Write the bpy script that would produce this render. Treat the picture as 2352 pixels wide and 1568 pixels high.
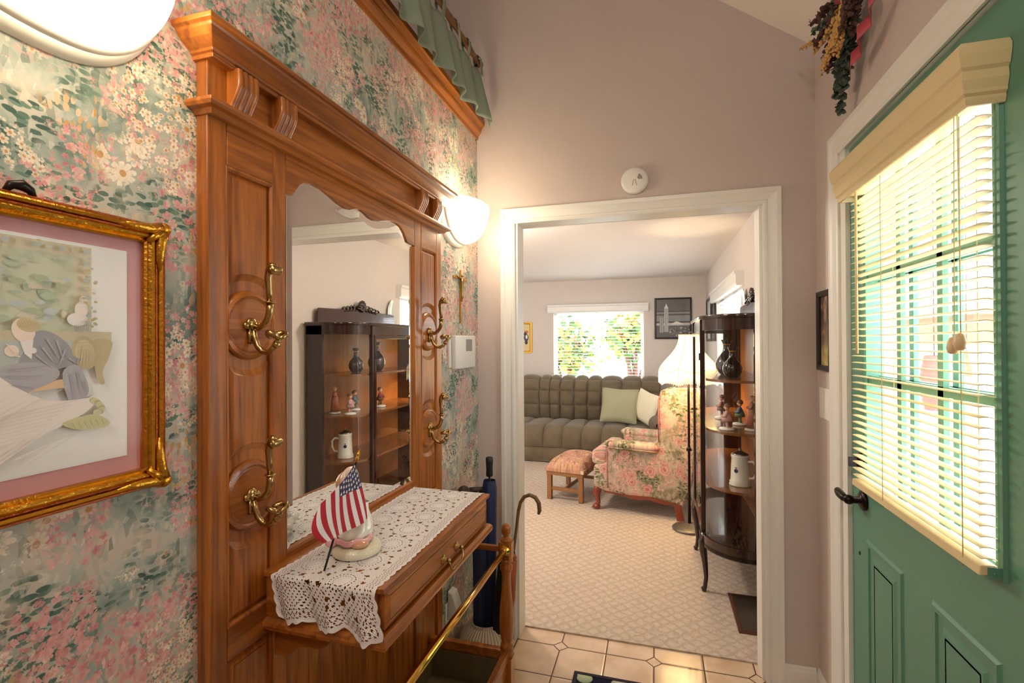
import bpy, math, random
from mathutils import Vector, Matrix
random.seed(7)
PI = math.pi
scene = bpy.context.scene
C = scene.collection
for o in list(bpy.data.objects):
    bpy.data.objects.remove(o)

# ---------------------------------------------------------------- camera, world, lights
cam_d = bpy.data.cameras.new('camera'); cam = bpy.data.objects.new('camera', cam_d); C.objects.link(cam)
yaw, pitch, roll, FPX = -.2846, .0049, -.0051, 1127.13
cam_d.lens = FPX / 2352 * 36; cam_d.sensor_width = 36; cam_d.clip_start = .02; cam_d.clip_end = 200
_F = Vector((math.sin(yaw) * math.cos(pitch), math.cos(yaw) * math.cos(pitch), math.sin(pitch)))
_r = Vector((math.cos(yaw), -math.sin(yaw), 0)); _u = _r.cross(_F)
_r2 = _r * math.cos(roll) + _u * math.sin(roll); _u2 = _u * math.cos(roll) - _r * math.sin(roll)
cam.matrix_world = Matrix.Translation((0, 0, 1.43)) @ Matrix((_r2, _u2, -_F)).transposed().to_4x4()
scene.camera = cam
scene.view_settings.view_transform = 'Standard'; scene.view_settings.look = 'None'
scene.view_settings.gamma = 1; scene.view_settings.exposure = 0.0
scene.view_settings.use_curve_mapping = False

w = bpy.data.worlds.new('sky'); scene.world = w; w.use_nodes = True
bg = w.node_tree.nodes['Background']; bg.inputs[0].default_value = (.90, .96, 1, 1); bg.inputs[1].default_value = 8.0

def light(name, kind, loc, energy, color=(1, 1, 1), size=.1, rot=None, sy=None, spread=None):
    d = bpy.data.lights.new(name, kind); d.energy = energy; d.color = color
    if kind == 'AREA':
        d.size = size
        if sy: d.shape = 'RECTANGLE'; d.size_y = sy
        if spread: d.spread = spread
    elif kind == 'SUN': d.angle = .01
    else: d.shadow_soft_size = size
    o = bpy.data.objects.new(name, d); C.objects.link(o); o.location = loc
    if rot: o.rotation_euler = rot
    return o
light('sun', 'SUN', (4, 4, 8), 9, (1, .93, .82), rot=(math.radians(38), math.radians(8), math.radians(150)))
# fill light added for the hall, behind the camera (its invented fixture follows below)
light('hall_fill', 'POINT', (-.15, -.75, 2.62), 30, (1, .93, .84), .09)
# living-room floor lamp bulb, and a fill light added for the living room
light('lamp_bulb', 'POINT', (.235, 3.98, 1.30), 22, (1, .76, .45), .03)
light('living_fill', 'POINT', (-1.45, 3.3, 2.16), 62, (1, .90, .76), .08)

# ---------------------------------------------------------------- shader helpers
class G:
    """small wrapper for building procedural node materials"""
    def __init__(s, name, rough=.5, metal=0, coat=0, spec=.5):
        s.m = bpy.data.materials.new(name); s.m.use_nodes = True
        s.t = s.m.node_tree; s.b = s.t.nodes['Principled BSDF']; s.out = s.t.nodes['Material Output']
        s.set('Roughness', rough); s.set('Metallic', metal); s.set('Coat Weight', coat); s.set('Specular IOR Level', spec)
        s.tc = s.t.nodes.new('ShaderNodeTexCoord')
    def lk(s, v, inp):
        if isinstance(v, X): v = v.s
        if isinstance(v, bpy.types.NodeSocket): s.t.links.new(v, inp)
        elif v is not None:
            if isinstance(v, (tuple, list)) and len(v) == 3 and inp.type == 'RGBA': v = (*v, 1)
            inp.default_value = v
    def set(s, k, v): s.lk(v, s.b.inputs[k])
    def obj(s): return s.tc.outputs['Object']
    def uv(s): return s.tc.outputs['UV']
    def node(s, typ, ins={}, **props):
        n = s.t.nodes.new(typ)
        for k, v in props.items(): setattr(n, k, v)
        for k, v in ins.items(): s.lk(v, n.inputs[k])
        return n
    def sep(s, v):
        n = s.node('ShaderNodeSeparateXYZ', {0: v}); return [X(s, n.outputs[i]) for i in range(3)]
    def comb(s, x=0, y=0, z=0): return s.node('ShaderNodeCombineXYZ', {0: x, 1: y, 2: z}).outputs[0]
    def map(s, v, scale=(1, 1, 1), rot=(0, 0, 0), loc=(0, 0, 0)):
        return s.node('ShaderNodeMapping', {0: v, 'Scale': scale, 'Rotation': rot, 'Location': loc}).outputs[0]
    def noise(s, v, scale, detail=4, rough=.5, dist=0):
        n = s.node('ShaderNodeTexNoise', {'Vector': v, 'Scale': scale, 'Detail': detail, 'Roughness': rough, 'Distortion': dist})
        return X(s, n.outputs[0])
    def noisec(s, v, scale, detail=2):
        return s.node('ShaderNodeTexNoise', {'Vector': v, 'Scale': scale, 'Detail': detail}).outputs[1]
    def vor(s, v, scale, rnd=1, feature='F1', dims='3D'):
        return s.node('ShaderNodeTexVoronoi', {'Vector': v, 'Scale': scale, 'Randomness': rnd}, feature=feature, voronoi_dimensions=dims)
    def ramp(s, f, stops, interp='LINEAR'):
        n = s.node('ShaderNodeValToRGB', {0: f}); cr = n.color_ramp; cr.interpolation = interp
        while len(cr.elements) < len(stops): cr.elements.new(.5)
        for e, (p, c) in zip(cr.elements, stops):
            e.position = p; e.color = (*c, 1) if len(c) == 3 else c
        return n.outputs[0]
    def mix(s, f, a, b, mode='MIX'):
        n = s.node('ShaderNodeMix', data_type='RGBA', blend_type=mode)
        s.lk(f, n.inputs[0]); s.lk(a, n.inputs[6]); s.lk(b, n.inputs[7]); return n.outputs[2]
    def col(s, c): s.set('Base Color', c)
    def bump(s, h, strength=.3, dist=.01, nrm=None):
        n = s.node('ShaderNodeBump', {'Height': h, 'Strength': strength, 'Distance': dist})
        s.lk(n.outputs[0], s.b.inputs['Normal'])
    def hsv(s, c, h=.5, sa=1, v=1):
        return s.node('ShaderNodeHueSaturation', {'Hue': h, 'Saturation': sa, 'Value': v, 'Color': c}).outputs[0]

class X:
    def __init__(s, g, sock): s.g = g; s.s = sock
    def op(s, o, b=None, c=None, rev=False):
        n = s.g.t.nodes.new('ShaderNodeMath'); n.operation = o
        a, bb = (b, s) if rev else (s, b)
        s.g.lk(a, n.inputs[0])
        if bb is not None: s.g.lk(bb, n.inputs[1])
        if c is not None: s.g.lk(c, n.inputs[2])
        return X(s.g, n.outputs[0])
    def __add__(s, b): return s.op('ADD', b)
    __radd__ = __add__
    def __mul__(s, b): return s.op('MULTIPLY', b)
    __rmul__ = __mul__
    def __sub__(s, b): return s.op('SUBTRACT', b)
    def __rsub__(s, b): return s.op('SUBTRACT', b, rev=True)
    def __truediv__(s, b): return s.op('DIVIDE', b)
    def __lt__(s, b): return s.op('LESS_THAN', b)
    def __gt__(s, b): return s.op('GREATER_THAN', b)
    def __abs__(s): return s.op('ABSOLUTE')
    def f(s, o, b=None): return s.op(o, b)
    def sm(s, lo, hi):                                   # smoothstep
        n = s.g.t.nodes.new('ShaderNodeMapRange'); n.interpolation_type = 'SMOOTHSTEP'
        s.g.lk(s, n.inputs[0]); n.inputs[1].default_value = lo; n.inputs[2].default_value = hi
        return X(s.g, n.outputs[0])

def srgb(r, g, b):
    return tuple((c / 255 / 12.92 if c / 255 <= .04045 else ((c / 255 + .055) / 1.055) ** 2.4) for c in (r, g, b))

def plain(name, rgb, rough=.5, metal=0, coat=0, spec=.5, var=.06, vs=8, bump=0, bs=200):
    g = G(name, rough, metal, coat, spec)
    c = srgb(*rgb)
    n = g.noise(g.obj(), vs, 3)
    g.col(g.mix(n, tuple(x * (1 - var) for x in c), tuple(min(1, x * (1 + var)) for x in c)))
    if bump: g.bump(g.noise(g.obj(), bs, 2), bump, .002)
    return g.m

def emis(name, rgb, strength, base=(1, 1, 1)):
    g = G(name, .4); g.col(base); g.set('Emission Color', (*rgb, 1)); g.set('Emission Strength', strength)
    return g.m

def oak(name, axis='z', light_=(.50, .160, .020), dark=(.16, .040, .005), rough=.32):
    g = G(name, rough, 0, .35); g.set('Coat Roughness', .18)
    st = {'x': (.07, 1, 1), 'y': (1, .07, 1), 'z': (1, 1, .07)}[axis]
    v = g.map(g.obj(), st)
    big = g.noise(v, 9, 3, .5, 1.6)
    rings = (big * 26).f('SINE') * .5 + .5
    fine = g.noise(v, 130, 3, .6)
    blot = g.noise(g.obj(), 3, 2)
    c = g.ramp(rings * .22 + fine * .45 + blot * .33, [(.25, dark), (.48, tuple((a + b) / 2 for a, b in zip(light_, dark))), (.72, light_)])
    pore = g.noise(g.map(g.obj(), {'x': (.03, 1, 1), 'y': (1, .03, 1), 'z': (1, 1, .03)}[axis]), 520, 2)
    c = g.mix(pore.sm(.62, .72) * .45, c, tuple(x * .35 for x in dark))
    g.col(c); g.bump(fine, .12, .002)
    return g.m

def cells_flower(g, v, scale, petals, rad, seed, dens):
    """one layer of little flowers: returns (petal mask, centre mask, per-flower random)"""
    p = g.map(v, loc=(seed, seed * 1.7, 0))
    n = g.vor(p, scale, .85, dims='2D')
    sx, sy_, _ = g.sep(p); px, py, _ = g.sep(n.outputs['Position'])
    dx = (sx - px) * scale; dy = (sy_ - py) * scale
    rnd, r2, r3 = g.sep(n.outputs['Color'])
    ang = dy.op('ARCTAN2', dx) + rnd * 6.28
    pet = abs((ang * (petals / 2)).f('COSINE')).f('POWER', .45)
    d = (dx * dx + dy * dy).f('SQRT')
    edge = (pet * .62 + .38) * rad * (r2 * .5 + .6)
    m = (edge - d).sm(-.01, .035) * (r3 < dens)
    return m, (rad * .26 - d).sm(-.01, .03) * (r3 < dens), r2, d / rad

def floral(name, axes, k=1.0, rough=.6, pal=None, daisy=0, sparse=0):
    """painterly all-over flower print on a flat or upholstered surface"""
    g = G(name, rough, spec=.3)
    x, y, z = g.sep(g.obj()); q = {'x': x, 'y': y, 'z': z}
    v0 = g.comb(q[axes[0]], q[axes[1]], 0)
    wob = g.node('ShaderNodeVectorMath', {0: g.noisec(v0, 9 * k), 1: (.5, .5, .5)}, operation='SUBTRACT').outputs[0]
    wob = g.node('ShaderNodeVectorMath', {0: wob, 'Scale': .03 / k}, operation='SCALE').outputs[0]
    v = g.node('ShaderNodeVectorMath', {0: v0, 1: wob}, operation='ADD').outputs[0]
    P = pal or dict(bg=[(.30, srgb(112, 132, 124)), (.42, srgb(158, 170, 160)), (.52, srgb(188, 190, 178)), (.62, srgb(208, 194, 176)), (.72, srgb(160, 180, 184))],
                    leaf=(srgb(62, 90, 80), srgb(110, 138, 122)), pink=(srgb(190, 96, 108), srgb(240, 192, 184)),
                    cream=(srgb(214, 190, 160), srgb(248, 240, 222)), ochre=srgb(196, 148, 84), core=srgb(190, 130, 50))
    # soft painted ground
    base = g.ramp(g.noise(v, 5.5 * k, 5, .62, .8), P['bg'])
    stroke = g.vor(g.map(v, (1, .45, 1), (0, 0, .5)), 105 * k, 1, dims='2D')
    s1, s2, s3 = g.sep(stroke.outputs['Color'])
    base = g.mix(s1.sm(.55, 1) * .55, base, g.ramp(s2, [(.2, P['leaf'][0]), (.5, P['leaf'][1]), (.8, P['cream'][0])]))
    # leaf dabs
    lv = g.vor(g.map(v, (.5, 1.1, 1), (0, 0, -.7), (3, 5, 0)), 108 * k, 1, dims='2D')
    l1, l2, l3 = g.sep(lv.outputs['Color'])
    lm = g.noise(v, 7.5 * k, 3).sm(.47, .58)
    ld = X(g, lv.outputs['Distance'])
    c = g.mix((.55 - ld).sm(0, .12) * lm * (l1 < .8), base, g.mix(l2, P['leaf'][0], P['leaf'][1]))
    # ochre grasses
    ov = g.vor(g.map(v, (1, .5, 1), (0, 0, .2), (9, 1, 0)), 135 * k, 1, dims='2D'); o1, o2, o3 = g.sep(ov.outputs['Color'])
    c = g.mix((.5 - X(g, ov.outputs['Distance'])).sm(0, .1) * g.noise(g.map(v, loc=(4, 2, 0)), 6 * k, 2).sm(.58, .64) * (o1 < .7), c, g.mix(o2, P['ochre'], P['cream'][0]))
    # clusters of pink blossoms, small then large
    crumb = g.noise(v, 210 * k, 2, .6)
    tone = g.vor(g.map(v, (1, .55, 1), (0, 0, .3)), 170 * k, 1, dims='2D'); t1, t2, t3 = g.sep(tone.outputs['Color'])
    for sc, seed, th, dens in ((88, 3.1, .49, .85), (52, 7.7, .525, .85)):
        m, cm, rr, dd = cells_flower(g, v, sc * k, 5, .60, seed, dens)
        cl = (g.noise(g.map(v, loc=(seed, 0, 0)), 6.0 * k, 3, .55) + (crumb - .5) * .10).sm(th + sparse, th + sparse + .035)
        pc = g.mix(rr * .45 + dd * .35 + t1 * .35, P['pink'][0], P['pink'][1])
        c = g.mix(m * cl * (.72 + t2 * .28), c, pc)
    # cream blossoms and a few daisies
    for sc, seed, th, dens, pt in ((66, 13.3, .555, .85, 6), (27, 19.9, .60 if not daisy else daisy, .75, 9)):
        m, cm, rr, dd = cells_flower(g, v, sc * k, pt, .6, seed, dens)
        cl = (g.noise(g.map(v, loc=(seed, 0, 0)), 4.6 * k, 3, .5) + (crumb - .5) * .10).sm(th, th + .03)
        c = g.mix(m * cl * (.8 + t3 * .2), c, g.mix(rr * .4 + dd * .4 + t1 * .3, P['cream'][0], P['cream'][1]))
        c = g.mix(cm * cl * .8, c, P['core'])
    if sparse:                                           # big blown roses on the upholstery
        for sc, seed, dens in ((8.5, 31.1, .42), (11.5, 44.4, .22)):
            m, cm, rr, dd = cells_flower(g, v, sc, 5, .50, seed, dens)
            swirl = ((dd * 17 + g.noise(v, 40, 2) * 5).f('SINE') * .5 + .5)
            c = g.mix(m * .92, c, g.mix(swirl * .55 + dd * .40, P['pink'][0], P['pink'][1]))
            c = g.mix(cm * .7, c, P['pink'][0])
    c = g.mix((t1 > .84) * .32, c, g.mix(t2, P['leaf'][1], P['cream'][1]))
    g.col(c)
    return g.m

# ---------------------------------------------------------------- geometry helpers
class MB:
    def __init__(s): s.v = []; s.f = []; s.mi = []; s.sm = []; s.uv = {}; s.cur = 0; s.smooth = False
    def add(s, vs, fs, smooth=None):
        b = len(s.v); s.v += [tuple(p) for p in vs]
        for f in fs:
            s.f.append([b + i for i in f]); s.mi.append(s.cur); s.sm.append(s.smooth if smooth is None else smooth)
        return b
    def box(s, x0, x1, y0, y1, z0, z1):
        x0, x1 = sorted((x0, x1)); y0, y1 = sorted((y0, y1)); z0, z1 = sorted((z0, z1))
        s.add([(x, y, z) for z in (z0, z1) for y in (y0, y1) for x in (x0, x1)],
              [(0, 2, 3, 1), (4, 5, 7, 6), (0, 1, 5, 4), (2, 6, 7, 3), (0, 4, 6, 2), (1, 3, 7, 5)])
        return s
    def prism(s, poly, axis, a, b):
        """extrude a 2-D polygon along an axis; poly in the other two axes (in xyz order)"""
        def mk(p, t):
            return {'x': (t, p[0], p[1]), 'y': (p[0], t, p[1]), 'z': (p[0], p[1], t)}[axis]
        n = len(poly); vs = [mk(p, a) for p in poly] + [mk(p, b) for p in poly]
        s.add(vs, [list(range(n))[::-1], list(range(n, 2 * n))] + [(i, (i + 1) % n, n + (i + 1) % n, n + i) for i in range(n)], False)
        return s
    def grid(s, fn, nu, nv, cu=False, cv=False, smooth=True):
        vs = [fn(i / (nu - (0 if cu else 1)), j / (nv - (0 if cv else 1))) for j in range(nv) for i in range(nu)]
        fs = []
        for j in range(nv if cv else nv - 1):
            for i in range(nu if cu else nu - 1):
                a = j * nu + i; b = j * nu + (i + 1) % nu; c_ = ((j + 1) % nv) * nu + (i + 1) % nu; d = ((j + 1) % nv) * nu + i
                fs.append((a, b, c_, d))
        s.add(vs, fs, smooth); return s
    def lathe(s, prof, c=(0, 0, 0), axis='z', n=24, sx=1, sy=1, a0=0, a1=2 * PI, smooth=True):
        full = abs(a1 - a0 - 2 * PI) < 1e-6
        def fn(u, v):
            k = min(len(prof) - 1, int(round(v * (len(prof) - 1)))); r, h = prof[k]; a = a0 + u * (a1 - a0)
            p = (r * math.cos(a) * sx, r * math.sin(a) * sy, h)
            if axis == 'x': p = (p[2], p[0], p[1])
            if axis == 'y': p = (p[0], p[2], p[1])
            return (c[0] + p[0], c[1] + p[1], c[2] + p[2])
        s.grid(fn, n if full else n + 1, len(prof), cu=full, smooth=smooth); return s
    def tube(s, pts, r, n=8, flat=1.0, cap=True):
        pts = [Vector(p) for p in pts]; rs = r if isinstance(r, (list, tuple)) else [r] * len(pts)
        up = None; rings = []
        for i, p in enumerate(pts):
            t = (pts[min(i + 1, len(pts) - 1)] - pts[max(i - 1, 0)]).normalized()
            if up is None: up = Vector((0, 0, 1)) if abs(t.z) < .9 else Vector((1, 0, 0))
            a = (up - t * up.dot(t)).normalized(); b_ = t.cross(a); up = a
            rings.append([p + (a * math.cos(2 * PI * k / n) + b_ * math.sin(2 * PI * k / n) * flat) * rs[i] for k in range(n)])
        vs = [q for rg in rings for q in rg]; m = len(pts)
        fs = [(j * n + i, j * n + (i + 1) % n, (j + 1) * n + (i + 1) % n, (j + 1) * n + i) for j in range(m - 1) for i in range(n)]
        if cap: fs += [list(range(n))[::-1], [(m - 1) * n + i for i in range(n)]]
        s.add(vs, fs, True); return s
    def ball(s, c, r, n=14, m=9):
        if not isinstance(r, (tuple, list)): r = (r, r, r)
        s.grid(lambda u, v: (c[0] + r[0] * math.cos(2 * PI * u) * math.sin(PI * max(.002, min(.998, v))), c[1] + r[1] * math.sin(2 * PI * u) * math.sin(PI * max(.002, min(.998, v))), c[2] - r[2] * math.cos(PI * v)), n, m, cu=True)
        return s
    def frame(s, pm, a0, a1, b0, b1, prof, sides='LTRB'):
        """mitred moulding round the rectangle a0..a1 x b0..b1; prof = [(outward, depth)...]; pm maps (a,b,d)->xyz"""
        cor = {'BL': (a0, b0, -1, -1), 'TL': (a0, b1, -1, 1), 'TR': (a1, b1, 1, 1), 'BR': (a1, b0, 1, -1)}
        def ring(k, cut):
            a, b, sa, sb = cor[k]
            return [pm(a + sa * o, b + (0 if cut else sb * o), d) for o, d in prof]
        cut = 'B' not in sides
        seg = {'L': ('BL', 'TL'), 'T': ('TL', 'TR'), 'R': ('TR', 'BR'), 'B': ('BR', 'BL')}
        n = len(prof)
        for sd in sides:
            k0, k1 = seg[sd]
            v = ring(k0, cut and k0[0] == 'B') + ring(k1, cut and k1[0] == 'B')
            s.add(v, [(i, (i + 1) % n, n + (i + 1) % n, n + i) for i in range(n)] + [list(range(n))[::-1], list(range(n, 2 * n))], False)
        return s
    def xform(s, M, start=0):
        for i in range(start, len(s.v)): s.v[i] = tuple(M @ Vector(s.v[i]))
        return s

BASE = {}
def new_obj(name, mb, mats, parent=None, bev=0, seg=2, sub=0, solid=0, origin=None, auto=True):
    """link one mesh object; vertices are given in world space"""
    if not isinstance(mats, (list, tuple)): mats = [mats]
    org = Vector(origin) if origin is not None else (BASE[parent.name].copy() if parent is not None else Vector((0, 0, 0)))
    me = bpy.data.meshes.new(name)
    me.from_pydata([Vector(v) - org for v in mb.v], [], mb.f)
    for m in mats: me.materials.append(m)
    me.polygons.foreach_set('material_index', mb.mi); me.polygons.foreach_set('use_smooth', mb.sm)
    if mb.uv:
        l = me.uv_layers.new(name='UVMap')
        for lp in me.loops: l.data[lp.index].uv = mb.uv.get(lp.vertex_index, (0, 0))
    me.validate(); me.update()
    o = bpy.data.objects.new(name, me); C.objects.link(o)
    if parent is None: o.location = org
    else:
        o.parent = parent; o.location = org - BASE[parent.name]
    BASE[o.name] = org
    if solid:
        md = o.modifiers.new('solid', 'SOLIDIFY'); md.thickness = solid; md.offset = 0
    if bev:
        md = o.modifiers.new('bevel', 'BEVEL'); md.width = bev; md.segments = seg; md.limit_method = 'ANGLE'; md.angle_limit = math.radians(40)
        me.polygons.foreach_set('use_smooth', [seg > 2 or x for x in mb.sm])
    if sub:
        md = o.modifiers.new('sub', 'SUBSURF'); md.levels = sub; md.render_levels = sub
    # consistent outward normals
    import bmesh
    b = bmesh.new(); b.from_mesh(me); bmesh.ops.recalc_face_normals(b, faces=b.faces); b.to_mesh(me); b.free()
    return o

def tag(o, label=None, cat=None, group=None, kind=None):
    if label: o['label'] = label
    if cat: o['category'] = cat
    if group: o['group'] = group
    if kind: o['kind'] = kind
    return o
def thing(name, base, label, cat, group=None):
    e = bpy.data.objects.new(name, None); C.objects.link(e); e.location = base; e.empty_display_size = .05
    BASE[e.name] = Vector(base)
    return tag(e, label, cat, group)
def one(name, mb, mats, label, cat, group=None, **k):
    xs = list(zip(*mb.v)); org = ((min(xs[0]) + max(xs[0])) / 2, (min(xs[1]) + max(xs[1])) / 2, min(xs[2]))
    return tag(new_obj(name, mb, mats, origin=org, **k), label, cat, group)
def struct(name, mb, mats, parent=None, **k):
    o = new_obj(name, mb, mats, parent, **k)
    if parent is None: o['kind'] = 'structure'
    return o
def copy_tree(root, loc, label=None, rot=None, group=None):
    r = root.copy(); C.objects.link(r); r.location = loc
    if rot is not None: r.rotation_euler = rot
    if label: r['label'] = label
    if group: r['group'] = group
    for ch in list(root.children):
        c = ch.copy(); C.objects.link(c); c.parent = r
        for gch in ch.children:
            d = gch.copy(); C.objects.link(d); d.parent = c
    return r

# ---------------------------------------------------------------- materials
XL, XR, YE, YR = -.85, .64, 2.30, 6.90          # left wall, right wall, end wall, living-room rear wall
M = {}
M['paper'] = floral('floral_wallpaper', 'yz', 1.0)
M['mauve'] = plain('mauve_wall_paint', (206, 192, 188), .7, var=.02, bump=.25, bs=160)
M['pale'] = plain('pale_living_wall_paint', (216, 206, 198), .75, var=.02, bump=.2, bs=160)
M['ceil'] = plain('ceiling_paint', (244, 236, 230), .8, var=.015, bump=.3, bs=120)
M['white'] = plain('white_gloss_trim', (236, 234, 230), .35, var=.02, vs=3)
M['oakz'] = oak('oak_vertical', 'z'); M['oaky'] = oak('oak_along_wall', 'y'); M['oakx'] = oak('oak_across', 'x')
M['trimoak'] = oak('stained_trim', 'y', (.46, .15, .02), (.17, .045, .006), .4)
M['brass'] = plain('antique_brass', (176, 148, 96), .24, 1, var=.15, vs=30)
M['pbrass'] = plain('polished_brass', (226, 178, 86), .13, 1, var=.03)
M['bronze'] = plain('dark_bronze', (42, 34, 32), .3, .7, var=.2)
M['gold'] = plain('gilt', (205, 150, 52), .3, 1, var=.35, vs=60, bump=.6, bs=180)
M['redgold'] = plain('red_bole_gilt', (150, 70, 24), .35, .8, var=.5, vs=70, bump=.5, bs=220)
M['green'] = plain('green_door_paint', (94, 146, 126), .42, var=.03, vs=3, bump=.12, bs=60)
M['cream'] = plain('cream_blind', (226, 206, 158), .45, var=.03)
M['black'] = plain('black_plastic', (26, 26, 28), .45, var=.2)
M['blackwood'] = plain('black_picture_frame', (30, 28, 27), .35, var=.15)
M['porc'] = plain('white_porcelain', (238, 236, 226), .12, coat=.6, var=.02)
M['pinkg'] = plain('pink_glaze', (240, 178, 184), .15, coat=.6, var=.03)
M['tang'] = plain('tan_glaze', (210, 160, 124), .2, coat=.5, var=.03)
g = G('mirror_glass', .0, 1); g.col((.93, .94, .93)); M['mirror'] = g.m
g = G('clear_glass', .02)
tr = g.node('ShaderNodeBsdfTransparent', {0: (.97, .98, .98, 1)}); gl = g.node('ShaderNodeBsdfGlossy', {0: (1, 1, 1, 1), 'Roughness': .02})
lw = g.node('ShaderNodeLayerWeight', {0: .5}); fr_ = X(g, lw.outputs[1]).f('POWER', 5.0) * .85 + .045; mx = g.node('ShaderNodeMixShader', {0: fr_.s, 1: tr.outputs[0], 2: gl.outputs[0]})
g.t.links.new(mx.outputs[0], g.out.inputs[0]); M['glass'] = g.m
g = G('window_pane', .02)
tr = g.node('ShaderNodeBsdfTransparent', {0: (1, 1, 1, 1)}); gl = g.node('ShaderNodeBsdfGlossy', {0: (1, 1, 1, 1), 'Roughness': .02})
mx = g.node('ShaderNodeMixShader', {0: .06, 1: tr.outputs[0], 2: gl.outputs[0]}); g.t.links.new(mx.outputs[0], g.out.inputs[0]); M['pane'] = g.m
M['milk'] = emis('glowing_sconce_glass', (1, .82, .56), 20.0)
M['dome'] = emis('glowing_sconce_bulb', (1, .88, .72), 4.0)

g = G('picture_glass', .05)
tr = g.node('ShaderNodeBsdfTransparent', {0: (1, 1, 1, 1)}); gl = g.node('ShaderNodeBsdfGlossy', {0: (1, 1, 1, 1), 'Roughness': .12})
mx = g.node('ShaderNodeMixShader', {0: .012, 1: tr.outputs[0], 2: gl.outputs[0]}); g.t.links.new(mx.outputs[0], g.out.inputs[0]); M['pglass'] = g.m
# tile floor: octagon tiles with small diamonds at every second corner
g = G('octagon_floor_tile', .22, coat=.25)
x, y, z = g.sep(g.obj())
u = (x + .439) / .2115; v = (y - 2.296) / .2165
ru = u.f('ROUND'); rv = v.f('ROUND'); du = abs(u - ru); dv = abs(v - rv)
even = abs(((ru + rv) * .5).f('FRACT') - .25) > .2
even = ((ru + rv + 100) * .5).f('FRACT') < .25
l1 = du + dv; D = .165
indi = (l1 < D) * even
line = (du.op('MINIMUM', dv) < .013) * (1 - indi)
ring = (abs(l1 - D) < .017) * even
grout = line.op('MAXIMUM', ring)
tn = g.noise(g.obj(), 9, 4)
tc = g.ramp(tn, [(.3, srgb(206, 176, 148)), (.7, srgb(228, 204, 178))])
g.col(g.mix(grout, tc, srgb(88, 52, 36))); g.set('Roughness', grout * .5 + .2)
soft = du.op('MINIMUM', dv).sm(.0, .05)
g.bump(soft + (1 - grout) * .5, .5, .004); M['tile'] = g.m

# cut-and-loop carpet with a diamond lattice
g = G('beige_carpet', .95, spec=.1)
vr = g.map(g.obj(), (1, 1, 1), (0, 0, .785)); a, b, _ = g.sep(vr)
wob = g.noise(g.obj(), 26, 4, .6) * 1.3
lat = abs((a * 60 + wob * 2.6).f('SINE')).op('MINIMUM', abs((b * 60 + wob * 2.6).f('SINE')))
pile = g.noise(g.obj(), 420, 2); mid = g.noise(g.obj(), 70, 3)
h = lat.sm(.0, .8) * .42 + pile * .75 + mid * .75
g.col(g.mix(h * .62, srgb(168, 150, 134), srgb(238, 222, 206))); g.bump(h, .75, .009); M['carpet'] = g.m
M['concrete'] = plain('pale_paving', (236, 232, 222), .9, var=.05, bump=.4, bs=40)

# ---------------------------------------------------------------- the setting
Z0 = 0
mb = MB(); mb.box(-3.2, XR, -2.6, 2.405, -.06, 0); struct('floor', mb, M['tile'])
mb = MB(); mb.box(-4.2, XR, 2.405, YR, -.06, .008); struct('floor', mb, M['carpet'])
# partition wall with wallpaper, top under the open clerestory
mb = MB(); mb.box(XL - .11, XL, -2.6, YE, 0, 2.50); struct('wall_left', mb, M['paper'])
mb = MB(); mb.box(XL - .14, XL + .0, -2.6, YE, 2.50, 2.525); struct('trim_3', mb, M['trimoak'])
# stained crown moulding on the wallpapered wall
prof = [(XL, 2.447), (XL + .006, 2.447), (XL + .008, 2.462), (XL + .020, 2.478), (XL + .023, 2.486), (XL + .024, 2.492), (XL + .034, 2.506), (XL + .040, 2.512), (XL + .042, 2.530), (XL, 2.530)]
mb = MB(); mb.prism(prof, 'y', -2.6, YE - .001); struct('trim_4', mb, M['trimoak'])
# end wall with cased opening; it runs on past the partition
OX0, OX1, OZ = -.654, .438, 2.028
def zc(x):                                           # sloping hall ceiling
    return 2.657 + (XR - x) * .722 if x > -1.2 else 2.657 + (XR + 1.2) * .722 - (-1.2 - x) * .722
WT = .105
mb = MB()
for (x0, x1, z0) in ((-3.2, OX0, 0), (OX0, OX1, OZ), (OX1, XR + .15, 0)):
    pts = [(x0, z0), (x1, z0), (x1, zc(x1) + .1)] + ([(-1.2, zc(-1.2) + .1)] if x0 < -1.2 < x1 else []) + [(x0, zc(x0) + .1)]
    mb.prism(pts, 'y', YE, YE + WT)
struct('wall_end', mb, M['mauve'])
# hall ceiling, two slopes
mb = MB()
mb.prism([(XR + .15, zc(XR + .15)), (-1.2, zc(-1.2)), (-3.3, zc(-3.3)), (-3.3, zc(-3.3) + .1), (-1.2, zc(-1.2) + .1), (XR + .15, zc(XR + .15) + .1)], 'y', -2.7, YE + .02)
struct('ceiling', mb, M['ceil'])
mb = MB(); mb.box(-4.3, XR + .15, YE + WT, YR + .1, 2.316, 2.40); struct('ceiling', mb, M['ceil'])
mb = MB(); mb.box(-3.3, XR + .15, -2.75, -2.6, 0, 4.2); struct('wall_back', mb, M['mauve'])
mb = MB(); mb.box(-3.35, -3.2, -2.6, YE, 0, 4.2); struct('wall_far_left', mb, M['mauve'])
mb = MB(); mb.box(-4.35, -4.2, YE, YR + .1, 0, 2.4); struct('wall_living_left', mb, M['pale'])
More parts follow.
